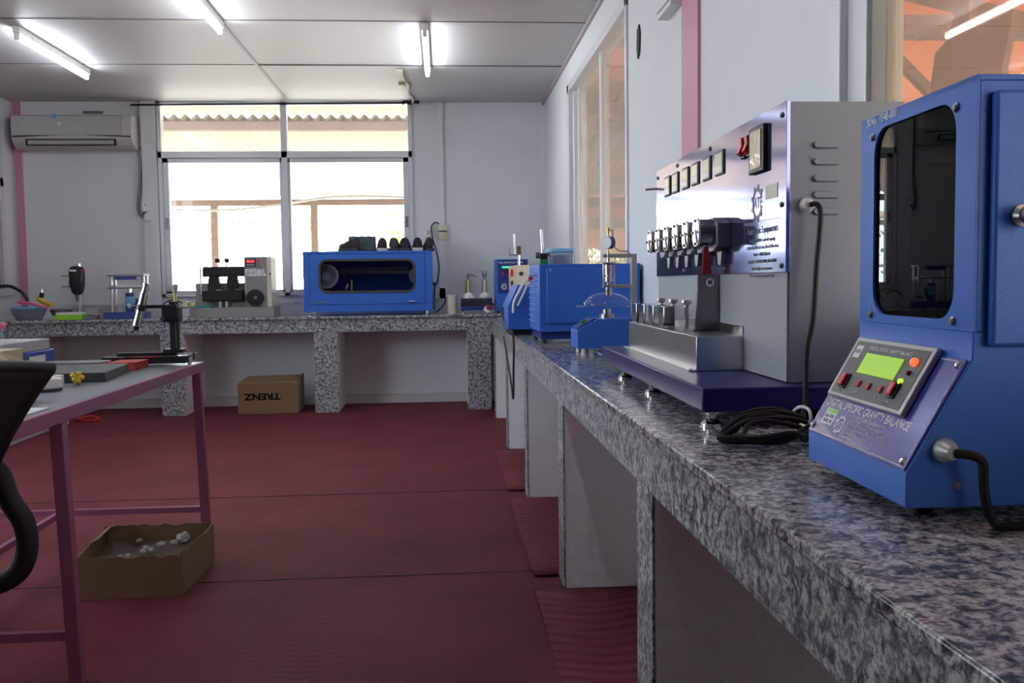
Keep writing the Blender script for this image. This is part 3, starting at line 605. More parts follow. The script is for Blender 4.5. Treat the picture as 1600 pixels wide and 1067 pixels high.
mb.build('body', BLUE, t, bevel=.002)
cx, cz = -.64, 1.172
def ringpts(w, h, r, y): return [(cx+a, y, cz+b) for a, b in rrect(w, h, r)]
def sqpts(x0, x1, z0, z1, y, n=6):
    out = []
    for X_, Z_ in ((x1, z1), (x0, z1), (x0, z0), (x1, z0)): out += [(X_, y, Z_)]*(n+1)
    return out
def plate_hole(x0, x1, z0, z1, w, h, r, y, dy):
    o = sqpts(x0, x1, z0, z1, y); i = ringpts(w, h, r, y)
    mb = MB(); mb.ringprism(o, i, (0, dy, 0)); bmesh.ops.remove_doubles(mb.bm, verts=mb.bm.verts, dist=1e-5); return mb
d = plate_hole(-1.132, -.143, .928, 1.362, .80, .262, .06, YF_-.004, .016).build('door', BLUE, t, bevel=.001)
mb = MB(); mb.ringprism(ringpts(.83, .292, .072, YF_-.012), ringpts(.79, .252, .055, YF_-.012), (0, .012, 0)); mb.build('window_gasket', mat('rubber_gasket', (.045, .04, .035), .5), d, bevel=.002)
MB().prism(ringpts(.80, .262, .06, YF_), (0, .004, 0)).build('window', M_SMOKE, d)
for x in (-1.045, -.26): h = MB().box(x-.03, x+.03, YF_-.022, YF_-.004, .940, .952).build('handle', CHROME, d, bevel=.004)
MB().tube([(-1.0+.098*cos(2*pi*k/32), 8.35, 1.172+.098*sin(2*pi*k/32)) for k in range(32)], .011, smooth=1, closed=True).build('rotor_ring', mat('dull_aluminium', (.85, .87, .86), .45, .1), t, smooth=True)
MB().lathe((-1.0, 8.37, 1.172), (0, -1, 0), [(.088, 0), (.088, .02)], 40).build('rotor_disc', mat('worn_grey_disc', (.32, .33, .32), .5, var=.4, vscale=18), t, smooth=True); MB().lathe((-1.0, 8.35, 1.172), (0, -1, 0), [(.035, 0), (.035, .012), (.028, .012), (.028, .004), (.014, .004), (.014, .016)], 30).build('rotor_hub', MC['dull_aluminium'], t, smooth=True)
MB().lathe((-.215, 8.40, 1.17), (0, -1, 0), [(.07, 0), (.07, .05), (.05, .05), (.05, .02)], 30).build('rotor_disc', MC['dull_aluminium'], t, smooth=True)
MB().cyl((-.96, 8.45, 1.205), (-.2, 8.45, 1.205), .02).build('shaft', STEEL, t); MB().cyl((-.78, 8.34, .876), (-.78, 8.34, 1.14), .010).build('nozzle', BRASS, t)
MB().box(-.9, -.3, 8.6, 8.62, 1.21, 1.25).build('inner_rail', STEEL, t)
for x in (-1.14, -.13):
    for y in (8.31, 8.66): MB().lathe((x, y, CB), (0, 0, 1), [(.020, 0), (.020, .006), (.012, .012), (.014, .036)], 16).build('foot', CHROME, t, smooth=True)
for x in (-1.09, -.64, -.17): screw(t, (x, YF_, .895), (0, -1, 0), .005, GUN, True)
MB().box(X1, X1+.03, 8.4, 8.43, 1.08, 1.11).build('cable_plug', BLACK, t, bevel=.003)
# shoes
def shoe(name, x, z, label, um, sm, rz=0, s=1.0, group='shoes lined up on the blue cabinet', tone=1):
    t = thing(name, label, 'shoe', (x, 8.40, z), rz, group)
    prof = [(-.0, .030, .075), (.015, .036, .095), (.05, .038, .085), (.09, .036, .075), (.13, .038, .068), (.18, .044, .052), (.23, .040, .042), (.262, .024, .034)]
    rings = []
    for (y, hw, h) in prof:
        hw *= 1.10; y *= s; rings.append([(hw*s*1.05, y, .022), (hw*s, y, .022+h*.45), (hw*s*.80, y, .022+h*.88), (hw*s*.38, y, .022+h*1.12), (-hw*s*.38, y, .022+h*1.12), (-hw*s*.80, y, .022+h*.88), (-hw*s, y, .022+h*.45), (-hw*s*1.05, y, .022)])
    MB().loft(rings).build('upper', um, t, smooth=True, world=False, sub=1)
    rings = [[(hw*s*1.25, y*s*1.02-.004, 0), (hw*s*1.28, y*s*1.02-.004, .03), (-hw*s*1.28, y*s*1.02-.004, .03), (-hw*s*1.25, y*s*1.02-.004, 0)] for (y, hw, h) in prof]
    MB().loft(rings).build('sole', sm, t, smooth=True, world=False, bevel=.003)
    MB().box(-.013*s, .013*s, -.004, .006, .05, .092*s+.012).build('heel_tab', um, t, world=False, bevel=.003)
    return t
SD = mat('dark_blue_mesh_fabric', (.025, .027, .05), .8); SB_ = mat('black_leather', (.012, .012, .013), .5); SOLW = mat('off_white_sole', (.55, .55, .55), .5); SOLD = mat('dark_sole', (.03, .035, .06), .6)
shoe('shoe', -.512, 1.385, 'black shoe with grey-white heel beside the blue picture box', SB_, SOLW, .08, 1.05)
shoe('shoe', -.415, 1.385, 'dark grey shoe, second from the blue picture box', mat('dark_grey_suede', (.05, .05, .06), .8), SOLD, -.05, 1.1)
shoe('shoe', -.318, 1.385, 'dark blue shoe in the middle of the row', SD, SOLD, 0, 1.15)
shoe('shoe', -.205, 1.385, 'black shoe with a clean white sole band near the end of the row', SB_, SOLW, .03, 1.05)
shoe('shoe', -.10, 1.385, 'brown-black ankle shoe at the right end of the cabinet top', mat('brown_black_leather', (.03, .02, .016), .5), SOLD, .12, .95)
t = thing('picture_box', 'dark blue printed box with a landscape picture on the blue cabinet', 'box', (-.68, 8.5, 1.385))
MB().box(-.81, -.575, 8.46, 8.56, 1.385, 1.522).build('carton', mat('navy_carton', (.03, .05, .16), .4), t, bevel=.003)
MB().box(-.785, -.595, 8.456, 8.46, 1.40, 1.51).build('picture', mat('mottled_green_print', (.06, .10, .10), .4, var=.9, vscale=22), t)
t = shoe('shoe', -.71, 1.385, 'dark shoe with light laces standing in front of the picture box', mat('dark_olive_fabric', (.035, .035, .03), .8), SOLD, 1.1, .75)
t.location.y = 8.33
# canister
t = thing('canister', 'cream cylindrical canister with a rim, beside the wall socket', 'canister', (.085, 8.45, CB))
MB().lathe((.085, 8.45, CB), (0, 0, 1), [(.046, 0), (.048, .15)], 30).build('drum', CRM, t, smooth=True); MB().lathe((.085, 8.45, CB+.15), (0, 0, 1), [(.052, 0), (.053, .012), (.047, .018), (.01, .018)], 30).build('lid', CRM, t, smooth=True)
# twin station flexometer
t = thing('twin_clamp_tester', 'low two-station tester with lever clamps between canister and blue tester', 'machine', (.3, 8.45, CB))
MB().box(.165, .445, 8.35, 8.55, CB+.028, CB+.06).build('base', NAVY2, t, bevel=.003); MB().box(.165, .445, 8.355, 8.55, CB+.06, CB+.135).build('housing', DSTEEL, t, bevel=.003)
for x, y in ((.185, 8.37), (.425, 8.37), (.185, 8.53), (.425, 8.53)): MB().lathe((x, y, CB), (0, 0, 1), [(.011, 0), (.011, .01), (.007, .014), (.009, .028)], 12).build('foot', CHROME, t, smooth=True)
for i, x in enumerate((.235, .380)):
    MB().box(x-.032, x+.032, 8.46, 8.475, CB+.135, 1.128).build('back_plate', STEEL, t, bevel=.002)
    MB().lathe((x, 8.42, CB+.135), (0, 0, 1), [(.045, 0), (.045, .02), (.025, .045), (.01, .05)], 24).build('cone', WHITE, t, smooth=True)
    MB().cyl((x, 8.42, CB+.185), (x, 8.42, 1.13), .009).build('spindle', BRASS if i == 0 else WHITE, t, smooth=True)
    c = MB().box(x-.012, x+.012, 8.405, 8.435, 1.13, 1.18).build('clamp_head', GUN, t, bevel=.003)
    if i == 0: MB().tube([(x, 8.42, 1.17), (x+.03, 8.415, 1.172), (x+.075, 8.41, 1.155)], .006).build('lever', GUN, c)
    else:
        for dx in (-.013, .013): MB().tube([(x, 8.42, 1.15), (x+dx, 8.415, 1.16), (x+dx*1.1, 8.41, 1.205)], .006).build('lever', GUN, c)
    MB().cyl((x, 8.40, CB+.128), (x, 8.34, CB+.128), .012).build('adjuster', CHROME, t)
# tester in the corner
t = thing('shoe_flex_tester', 'upright blue tester with lit green display in the room corner', 'machine', (.62, 8.5, CB))
MB().box(.478, .765, 8.38, 8.68, CB+.015, 1.305).build('case', BLUE, t, bevel=.004)
MB().box(.497, .762, 8.373, 8.38, 1.01, 1.298).build('front_panel', NAVY2, t, bevel=.002)
text('title_lettering', 'FULL SHOE FLEX TESTER', .021, INK, t, (.505, 8.372, 1.275), (1, 0, 0), (0, 0, 1), world=True, sx=.95, bold=.0004)
MB().box(.535, .595, 8.369, 8.373, 1.228, 1.242).build('display', LEDG, t); MB().box(.532, .548, 8.368, 8.373, 1.165, 1.195).build('rocker_switch', RED, t)
mb = MB(); mb.box(.525, .60, 8.370, 8.373, 1.202, 1.215); mb.build('display_strip', BLACK, t)  # flat black strip below the display
gear(t, INK, (.552, 8.372, 1.065), (1, 0, 0), (0, 0, 1), .028, True)
for x in (.50, .74): MB().cyl((x, 8.42, CB), (x, 8.42, CB+.016), .012).build('foot', BLACK, t)
# crumpled bag
t = thing('cotton_pouch', 'small white pouch with purple flap at the counter corner', 'pouch', (.40, 8.25, CB))
MB().sphere((.405, 8.26, CB+.035), .045, 16, (1, .8, .8)).build('pouch', WHITE, t, smooth=True); MB().sphere((.415, 8.235, CB+.052), .035, 14, (1, .6, .7)).build('flap', mat('purple_cloth', (.16, .03, .09), .8), t, smooth=True); MB().sphere((.455, 8.24, CB+.08), .018, 12).build('button', BLACK, t, smooth=True)
# cream control box
t = thing('control_box', 'cream electrical control box on a post with a round black knob', 'control box', (.56, 6.7, CR))
MB().box(.515, .612, 6.6, 6.75, 1.04, 1.22).build('case', CRM, t, bevel=.004); MB().box(.478, .515, 6.605, 6.74, 1.035, 1.215).build('side_flange', BEIGE, t, bevel=.003)
MB().cyl((.555, 6.6, 1.16), (.555, 6.585, 1.16), .014).build('knob', BLACK, t, smooth=True); MB().box(.482, .498, 6.6, 6.605, 1.14, 1.19).build('breaker', RED, t); MB().box(.482, .498, 6.598, 6.605, 1.07, 1.11).build('breaker', BLACK, t)
MB().box(.52, .60, 6.64, 6.72, CR, 1.04).build('post', LSTEEL, t); MB().box(.475, .56, 6.61, 6.70, 1.29, 1.295).build('shelf', CHROME, t); MB().box(.475, .479, 6.61, 6.70, 1.295, 1.355).build('shelf_lip', CHROME, t)
MB().cyl((.545, 6.66, 1.22), (.545, 6.66, 1.29), .008).build('stem', STEEL, t); MB().cyl((.513, 6.66, 1.295), (.513, 6.66, 1.44), .006).build('rod', STEEL, t); MB().box(.53, .556, 6.61, 6.64, 1.295, 1.352).build('wooden_block', WOODM, t)
# small slant machine
t = thing('slanted_console', 'narrow blue console with sloping front and curved vents beside the big cabinet', 'machine', (.45, 5.4, CR))
prof = [(.368, .835), (.368, .965), (.425, 1.085), (.52, 1.085), (.52, .835)]
MB().prism([(x, 5.3, z) for x, z in prof], (0, .45, 0)).build('case', BLUE, t, bevel=.003)
for z in (.93, .96, .99, 1.02, 1.05): MB().box(.475, .505, 5.292, 5.30, z, z+.012).build('vent', BLUE, t, bevel=.003)
MB().box(.385, .51, 5.32, 5.72, CR, .835).build('plinth', BLACK, t)
MB().tube([(.50, 5.28, 1.12), (.46, 5.28, 1.10), (.43, 5.27, 1.05), (.40, 5.27, .99), (.395, 5.27, .93)], .007).build('white_cable', WHITE, t); MB().tube([(.50, 5.26, 1.10), (.475, 5.26, 1.085), (.45, 5.26, 1.03), (.42, 5.26, .97)], .006).build('white_cable', WHITE, t)
tag(MB().tube([(.358, 5.6, .95), (.356, 5.5, .87), (.392, 5.25, .81), (.392, 5.25, .6), (.39, 5.27, .45), (.395, 5.5, .52), (.395, 6.1, .75)], .006).build('power_cable', BLACK), 'black cable hanging over the counter edge below the narrow blue console', 'cable')
# big blue cabinet
t = thing('blue_oven', 'large blue cabinet with louvred side at the middle of the right counter', 'cabinet', (.7, 4.75, CR))
MB().box(.466, .955, 4.52, 5.02, .86, 1.185).build('case', BLUE, t, bevel=.004)
MB().box(.475, .95, 4.54, 5.0, CR+.02, .86).build('plinth', NAVY2, t)
MB().box(.50, .945, 4.508, 4.52, .90, 1.165).build('door', BLUE, t, bevel=.004)
for k in range(9): MB().prism([(.466, 4.60, .90+.029*k), (.466, 4.95, .90+.029*k), (.452, 4.95, .903+.029*k), (.452, 4.60, .903+.029*k)], (0, 0, .004)).build('louvre', mat('pale_blue_edge', (.25, .33, .62), .4), t)
for x in (.49, .93):
    for y in (4.56, 4.98): MB().cyl((x, y, CR), (x, y, CR+.02), .014).build('foot', BLACK, t)
screw(t, (.52, 4.507, 1.155), (0, -1, 0), .004, None, True)
MB().cyl((.466, 4.85, 1.115), (.445, 4.85, 1.115), .012).build('indicator_lamp', RED, t, smooth=True)
t = thing('rod_clamp', 'chrome rod held in a black and green clamp on the big blue cabinet', 'clamp', (.51, 4.8, 1.185))
MB().cyl((.515, 4.8, 1.185), (.508, 4.8, 1.365), .006).build('rod', CHROME, t, smooth=True); MB().box(.498, .54, 4.78, 4.82, 1.185, 1.215).build('green_block', GREENB, t, bevel=.003)
MB().box(.50, .538, 4.785, 4.815, 1.215, 1.245).build('clamp_body', BLACK, t, bevel=.003); MB().cyl((.50, 4.8, 1.235), (.478, 4.8, 1.235), .016).build('thumb_wheel', GUN, t, smooth=True); MB().cyl((.54, 4.8, 1.238), (.548, 4.8, 1.238), .007).build('nut', GUN, t)
t = thing('plastic_tub', 'clear plastic tub with light blue lid on the big blue cabinet', 'container', (.61, 4.85, 1.185))
mb = MB(); mb.loft([[(.61+a*.9*s_, 4.87+b*s_, z) for a, b in rrect(.145, .16, .03)] for z, s_ in ((1.186, .9), (1.25, 1))]); mb.build('tub', M_CLOUDY, t, smooth=True)
MB().prism([(.61+a*.95, 4.87+b*1.02, 1.25) for a, b in rrect(.145, .16, .03)], (0, 0, .02)).build('lid', mat('pale_blue_lid', (.30, .58, .80), .4), t, bevel=.004)
MB().sphere((.61, 4.86, 1.215), .04, 14, (1.3, 1.3, .6)).build('contents', mat('pink_white_scraps', (.6, .5, .55), .7), t, smooth=True)
# thickness gauge with dome
t = thing('dome_gauge', 'blue-based tester with clear dome, steel frame and dial gauge', 'gauge', (.65, 3.9, CR))
prof = [(.545, .828), (.545, .900), (.562, .913), (.627, .947), (.775, .947), (.775, .828)]
MB().prism([(x, 3.80, z) for x, z in prof], (0, .20, 0)).build('base', BLUE, t, bevel=.003)
mb = MB(); mb.prism([(.548, 3.815, .904), (.622, 3.815, .946), (.622, 3.985, .946), (.548, 3.985, .904)], (-.003, 0, .004)); mb.build('sloping_label', NAVY2, t)
k = MB().cyl((.585, 3.86, .922), (.575, 3.86, .942), .013).build('knob', GREENB, t, smooth=True)
for x, y in ((.575, 3.83), (.605, 3.83), (.74, 3.83), (.575, 3.97), (.74, 3.97)): MB().cyl((x, y, CR), (x, y, .83), .011).build('foot', WHITE, t, smooth=True)
MB().lathe((.68, 3.88, .955), (0, 0, 1), [(.03, -.008), (.03, .01), (.018, .012), (.018, .03)], 24).build('anvil', STEEL, t, smooth=True)
MB().lathe((.68, 3.90, .994), (0, 0, 1), [(.125, 0), (.127, .004), (.124, .008)], 48).build('disc', M_CLEAR, t, smooth=True)
mb = MB()
def domef(u, v): a = 2*pi*u; b = pi/2*v; return (.685+.098*cos(b)*cos(a), 3.91+.098*cos(b)*sin(a), 1.003+.052*sin(b))
mb.grid(domef, 36, 10).build('dome', M_CLEAR, t, smooth=True)
MB().box(.782, .803, 3.86, 3.90, .947, 1.212).build('column', LSTEEL, t, bevel=.002)
MB().box(.662, .785, 3.865, 3.895, 1.197, 1.212).build('upper_arm', LSTEEL, t, bevel=.002); MB().box(.665, .785, 3.865, 3.895, 1.072, 1.086).build('lower_arm', LSTEEL, t, bevel=.002)
for x in (.664, .708): MB().cyl((x, 3.865, 1.082), (x, 3.865, 1.175), .003).build('frame_rod', CHROME, t)
MB().box(.660, .713, 3.85, 3.89, 1.172, 1.178).build('frame_plate', STEEL, t); MB().box(.660, .713, 3.85, 3.89, 1.076, 1.082).build('frame_plate', STEEL, t)
MB().lathe((.686, 3.87, 1.085), (0, 0, 1), [(.008, 0), (.008, .012), (.017, .014), (.017, .032), (.0125, .033), (.0125, .040), (.017, .041), (.017, .082), (.007, .086), (.007, .13)], 20).build('piston', STEEL, t, smooth=True)
MB().lathe((.686, 3.87, 1.035), (0, 0, 1), [(.008, 0), (.014, .012), (.014, .04)], 20).build('presser_foot', STEEL, t, smooth=True)
g = MB().cyl((.694, 3.86, 1.258), (.676, 3.845, 1.258), .026, n=28).build('dial_gauge', NAVY2, t, smooth=True); MB().cyl((.676, 3.845, 1.258), (.674, 3.8433, 1.258), .0235, n=28).build('dial_face', PAPER, g)
MB().cyl((.686, 3.87, 1.212), (.686, 3.87, 1.31), .004).build('spindle', BRASS, t); MB().cyl((.686, 3.87, 1.31), (.686, 3.87, 1.32), .007).build('spindle_cap', BRASS, t); MB().cyl((.703, 3.87, 1.24), (.703, 3.87, 1.31), .006).build('lift_tube', STEEL, t); MB().box(.684, .71, 3.866, 3.874, 1.306, 1.311).build('cross_link', BRASS, t)
MB().tube([(.706, 3.87, 1.245), (.73, 3.87, 1.225), (.76, 3.87, 1.222), (.785, 3.88, 1.205)], .0025).build('wire', LSTEEL, t)
o = MB().grid(lambda u, v: (.60+.13*u, 3.30+.42*v, CR+.019+.010*sin(5*u)*sin(6*v)+.003*sin(17*v)), 12, 18).build('plastic_sheet', mat('white_film', (.6, .64, .66), .2), solid=.002, smooth=True); tag(o, 'crumpled white plastic sheet behind the navy machine base', 'sheet')

# ================================================================== big navy and grey tester (local coordinates, slightly turned)
TB = thing('abrasion_tester', 'large grey and navy tester with six roller heads and polished blue front plate', 'machine', (.514, 1.843, CR), -.011)
b = lambda mb, n, m_, par=None, **k: mb.build(n, m_, par or TB, world=False, **k)
b(MB().box(0, .43, 0, 1.27, .033, .082), 'base', NAVY, bevel=.004)
for x, y in ((.03, .04), (.40, .04), (.03, 1.0), (.40, 1.0), (.03, .60)): b(MB().lathe((x, y, 0), (0, 0, 1), [(.022, 0), (.022, .006), (.012, .016), (.013, .022), (.019, .028), (.019, .034)], 24), 'foot', CHROME, smooth=True)
b(MB().box(.195, .43, .055, 1.27, .084, .655), 'housing', GREYP, bevel=.003)
b(MB().box(.191, .196, .057, 1.268, .085, .311), 'lower_front', LGREY)
PL = b(MB().box(.186, .195, .050, 1.274, .311, .657), 'front_plate', PURP, bevel=.001)
b(MB().box(.1955, .43, .0535, .0545, .084, .655), 'edge_seam', GREYP)
for y, z in ((.075, .632), (.075, .45), (.075, .325), (.5, .325), (.62, .64), (.98, .64), (1.25, .632), (1.25, .46), (.90, .325)): screw(TB, (.186, y, z), (-1, 0, 0), .006, GUN)
F = .186
for k, y in enumerate((1.105, 1.0, .875, .765, .645, .525)):
    d = b(MB().box(F-.004, F, y-.037, y+.037, .560, .622), 'counter_display', BLACK, bevel=.002)
    b(MB().box(F-.005, F-.004, y-.030, y+.030, .585, .615), 'display_window', mat('pale_lcd', (.66, .64, .52), .15), d); b(MB().box(F-.005, F-.004, y-.030, y+.030, .566, .584), 'button_strip', WHITE, d)
d = b(MB().box(F-.010, F, .165, .265, .53, .632), 'main_controller', BLACK, bevel=.003); b(MB().box(F-.0115, F-.010, .180, .250, .540, .622), 'display_window', mat('crinkled_film', (.50, .47, .38), .12, .3, bump=.5, bscale=35), d)
for y in (.285, .325): 
    d = b(MB().box(F-.006, F, y-.014, y+.014, .575, .625), 'rocker_switch', BLACK, bevel=.002); b(MB().prism([(F-.006, y-.010, .580), (F-.018, y-.010, .587), (F-.010, y-.010, .605), (F-.012, y-.010, .621), (F-.006, y-.010, .621)], (0, .02, 0)), 'rocker', RED, d, bevel=.001)
gear(TB, INKD, (F-.0002, .232, .465), (0, -1, 0), (0, 0, 1), .042)
b(MB().box(F-.001, F, .10, .175, .468, .498), 'sticker', mat('faded_sticker', (.45, .48, .35), .4))
for k, (s_, sz) in enumerate((('Asian Test Equipments', .0225), ('(An ISO 9001:2015 Certified Company)', .0105), ('C-112 & 113, B.S.R. Ind. Area, Phase II, New Area,', .0105), ('Mohali - 160055 (Pb) India', .0105), ('Help Desk : +91 98150 33333, 172-5091977', .0105), ('Email : info@asiantestequip.com', .0105), ('Web : www.asiantestequipments.com', .0105))):
    z = .405 - (0 if k == 0 else .018+.0155*(k-1)+.004)
    text('plate_lettering', s_, sz, INKD, TB, (F-.0003, .20, z), (0, -1, 0), (0, 0, 1), 'CENTER')
b(MB().box(F-.0006, F, .09, .335, .4245, .4252), 'rule_line', INKD)
# heads
for k in range(6):
    y = .478 + .111*k; z0 = .409
    hx = [(F, y-.045, z0+.028), (F, y-.005, z0+.042), (F, y+.030, z0+.042), (F, y+.045, z0), (F, y+.030, z0-.042), (F, y-.005, z0-.042), (F, y-.045, z0-.028)]
    hb = b(MB().prism(hx, (-.034, 0, 0)), 'clamp_block', GUN, bevel=.002)
    cyl_ = b(MB().cyl((F-.034, y, z0+.006), (F-.070, y, z0+.006), .032, n=32), 'roller', mat('dark_roller_metal', (.20, .20, .24), .22, .85), hb, smooth=True)
    cap = b(MB().prism([(F-.070, y+a, z0+.006+c_) for a, c_ in rrect(.062, .070, .024, 5)], (-.006, 0, 0)), 'end_cap', CREAM, hb, bevel=.001)
    for a, c_ in ((0, .028), (-.025, .0), (.025, 0), (0, -.028)): b(MB().cyl((F-.076, y+a, z0+.006+c_), (F-.080, y+a, z0+.006+c_), .0038, n=10), 'bolt', GUN, cap)
    b(MB().cyl((F-.077, y-.004, z0+.012), (F-.077, y-.02, z0-.02), .0016, n=6), 'groove', BLACK, cap)
    b(MB().prism([(F-.004, y-.022, z0-.04), (F-.004, y+.022, z0-.04), (F-.004, y+.012, z0-.075), (F-.004, y-.012, z0-.075)], (-.012, 0, 0)), 'lower_jaw', GUN, hb, bevel=.001)
# channel with blocks
CH = b(MB().box(.078, .192, .345, 1.20, .082, .165), 'specimen_channel', STEEL, bevel=.002)
b(MB().box(.060, .080, .345, 1.20, .082, .086), 'channel_lip', STEEL, CH); b(MB().box(.188, .192, .345, 1.20, .165, .188), 'channel_flange', STEEL, CH)
screw(CH, (.069, .365, .086), (0, 0, 1), .006); screw(CH, (.069, 1.15, .086), (0, 0, 1), .006); screw(CH, (.188, .37, .178), (-1, 0, 0), .004)
for y in (.76, .90, 1.03, 1.15): b(MB().box(.086, .118, y-.034, y+.034, .166, .226), 'specimen_block', CHROME, CH, bevel=.002)
for y in (.61, .76, .92, 1.08):
    bo = b(MB().cyl((.158, y, .166), (.158, y, .234), .006, n=12), 'bolt', STEEL, CH); b(MB().lathe((.158, y, .228), (0, 0, 1), [(.008, 0), (.014, .006), (.014, .014)], 12), 'bolt_head', STEEL, bo)
b(MB().box(.12, .15, .70, 1.19, .222, .225), 'clear_cover', M_CLEAR, CH)
# hanging plate on red cord
HP = b(MB().prism([(.128, .545, .17), (.190, .545, .17), (.192, .545, .312), (.134, .545, .312)], (0, .010, 0)), 'hanging_plate', DSTEEL, bevel=.001)
b(MB().lathe((.164, .545, .291), (0, -1, 0), [(.011, 0), (.011, .004), (.0065, .004), (.0065, 0)], 20), 'eyelet', CHROME, HP, smooth=True)
b(MB().box(.120, .194, .535, .560, .166, .170), 'plate_foot', BLACK, HP)
b(MB().prism([(.146, .55, .305), (.170, .55, .305), (.165, .55, .40), (.152, .55, .40)], (0, .004, 0)), 'red_strap', mat('red_cloth', (.50, .03, .04), .8), HP)
# side louvres and gland
for col in (.270, .376):
    for k in range(5): 
        z = .567-.0335*k; b(MB().loft([[(col+a*(1 if j else .94), .055-(0 if j else .010), z+.001*(1-j)+c_*(1 if j else .72)) for a, c_ in rrect(.058, .016, .0075, 3)] for j in (1, 0)]), 'louvre', GREYP, smooth=True)
g = b(MB().lathe((.228, .055, .446), (0, -1, 0), [(.015, 0), (.015, .01), (.010, .024)], 20), 'cable_gland', WHITE, smooth=True)
b(MB().cyl((F-.001, 1.275, .60), (F-.03, 1.30, .60), .004), 'side_pin', GUN)
M_CAB = RUBB
tag(MB().tube([(.742, 1.868, 1.249), (.752, 1.855, 1.247), (.757, 1.853, 1.22), (.750, 1.855, 1.12), (.738, 1.84, 1.02), (.718, 1.82, .96), (.708, 1.80, .90), (.700, 1.78, .86), (.68, 1.74, .845), (.655, 1.70, .835)], .0053).build('power_cable', M_CAB), 'black cable drooping from the grey side of the large tester', 'cable')
t = thing('cable_coil', 'coiled black cable tied with a white band in front of the large tester', 'cable', (.58, 1.66, CR))
for k, (dx, r_) in enumerate(((0, .0044), (.008, .0044), (-.007, .0044), (.015, .0044), (-.013, .0044))):
    z0 = CR+.009
    MB().tube([(.655+dx, 1.70-.012*k, .848-.004*k), (.60+dx, 1.69-.012*k, .862-.004*k), (.545, 1.68-.01*k, .856-.003*k), (.512-dx, 1.67-.012*k, .833-.002*k), (.497-dx*.8, 1.655-.012*k, z0+.004*k), (.54, 1.63-.012*k, z0+.004*k), (.60, 1.625-.012*k, z0+.006*k), (.645+dx, 1.65-.012*k, .83-.003*k), (.68+dx, 1.66-.012*k, .838+.004*k)], r_).build('loop', M_CAB, t)
MB().tube([(.655, 1.675, .832), (.660, 1.655, .842), (.660, 1.66, .862), (.655, 1.69, .865), (.650, 1.71, .85)], .003, closed=True).build('white_tie', WHITE, t)

# ================================================================== specific gravity balance (local coordinates)
TBL = thing('gravity_balance', 'tall blue digital balance with glowing green display, nearest on the counter', 'machine', (.547, 1.077, CR), -.03)
b = lambda mb, n, m_, par=None, **k: mb.build(n, m_, par or TBL, world=False, **k)
W = .326
# body shell: slanted base with hollow upper column
prof = [(0, .022), (0, .064), (.078, .200), (.078, .232), (.44, .232), (.44, .022)]
b(MB().prism([(x, 0, z) for x, z in prof], (0, W, 0)), 'base_housing', BLUE, bevel=.002)
mb = MB(); mb.box(.082, .44, 0, .006, .232, .525); mb.box(.082, .44, W-.006, W, .232, .525); mb.box(.434, .44, .006, W-.006, .232, .525); mb.prism([(.078, 0, .525), (.078, 0, .532), (.44, 0, .532), (.44, 0, .525)], (0, W, 0))
b(mb, 'column_shell', BLUE, bevel=.001)
yc, zc = .5*W, .378
def yz(w_, h_, r_, x): return [(x, yc+a, zc+c_) for a, c_ in rrect(w_, h_, r_)]
mb = MB(); sq = []
for Y_, Z_ in ((W, .532), (0, .532), (0, .232), (W, .232)): sq += [(.078, Y_, Z_)]*7
mb.ringprism(sq, yz(.234, .268, .038, .078), (.004, 0, 0)); bmesh.ops.remove_doubles(mb.bm, verts=mb.bm.verts, dist=1e-5)
FF = b(mb, 'front_frame', BLUE)
b(MB().prism(yz(.244, .278, .040, .0825), (.002, 0, 0)), 'window', M_SMOKE2, FF)
INB = mat('inner_dark_enamel', (.016, .02, .05), .5)
mb = MB(); mb.box(.43, .434, .006, W-.006, .233, .525); mb.box(.086, .43, .006, .008, .233, .525); mb.box(.086, .43, W-.008, W-.006, .233, .525); mb.box(.086, .43, .008, W-.008, .232, .236); mb.box(.086, .43, .008, W-.008, .52, .525)
b(mb, 'inner_lining', INB)
b(MB().cyl((.25, .16, .45), (.25, .13, .24), .003), 'hanging_wire', GUN); b(MB().box(.16, .36, .05, .28, .465, .485), 'inner_beam', GUN); b(MB().lathe((.25, .16, .26), (0, 0, 1), [(.05, 0), (.05, .004), (.045, .004)], 24), 'inner_pan', GUN, smooth=True)
for y, z in ((.045, .502), (.284, .502), (.045, .243), (.284, .243)): screw(TBL, (.078, y, z), (-1, 0, 0), .006, GUN)
text('hand_lettering', 'Sl.No. 1548-001', .016, INK, TBL, (.0775, .305, .5245), (0, -1, 0), (0, 0, 1), sx=.95, bold=.0002)
# near-side door
b(MB().box(.094, .42, -.014, 0, .215, .512), 'side_door', BLUE, bevel=.004)
k = b(MB().lathe((.126, -.014, .367), (0, -1, 0), [(.013, 0), (.013, .003), (.006, .005), (.006, .012), (.012, .016), (.014, .024), (.010, .030)], 24), 'door_knob', STEEL, smooth=True)
for x, z in ((.10, .05), (.078, .055)): pass
screw(TBL, (.062, 0, .048), (0, -1, 0), .005, GUN)
g = b(MB().lathe((.045, 0, .092), (0, -1, 0), [(.0145, 0), (.0145, .006), (.012, .014), (.008, .024)], 24), 'cable_gland', LSTEEL, smooth=True)
for x, y in ((.05, .065), (.05, .27), (.38, .065), (.38, .27)): b(MB().cyl((x, y, 0), (x, y, .023), .014), 'foot', RUBB)
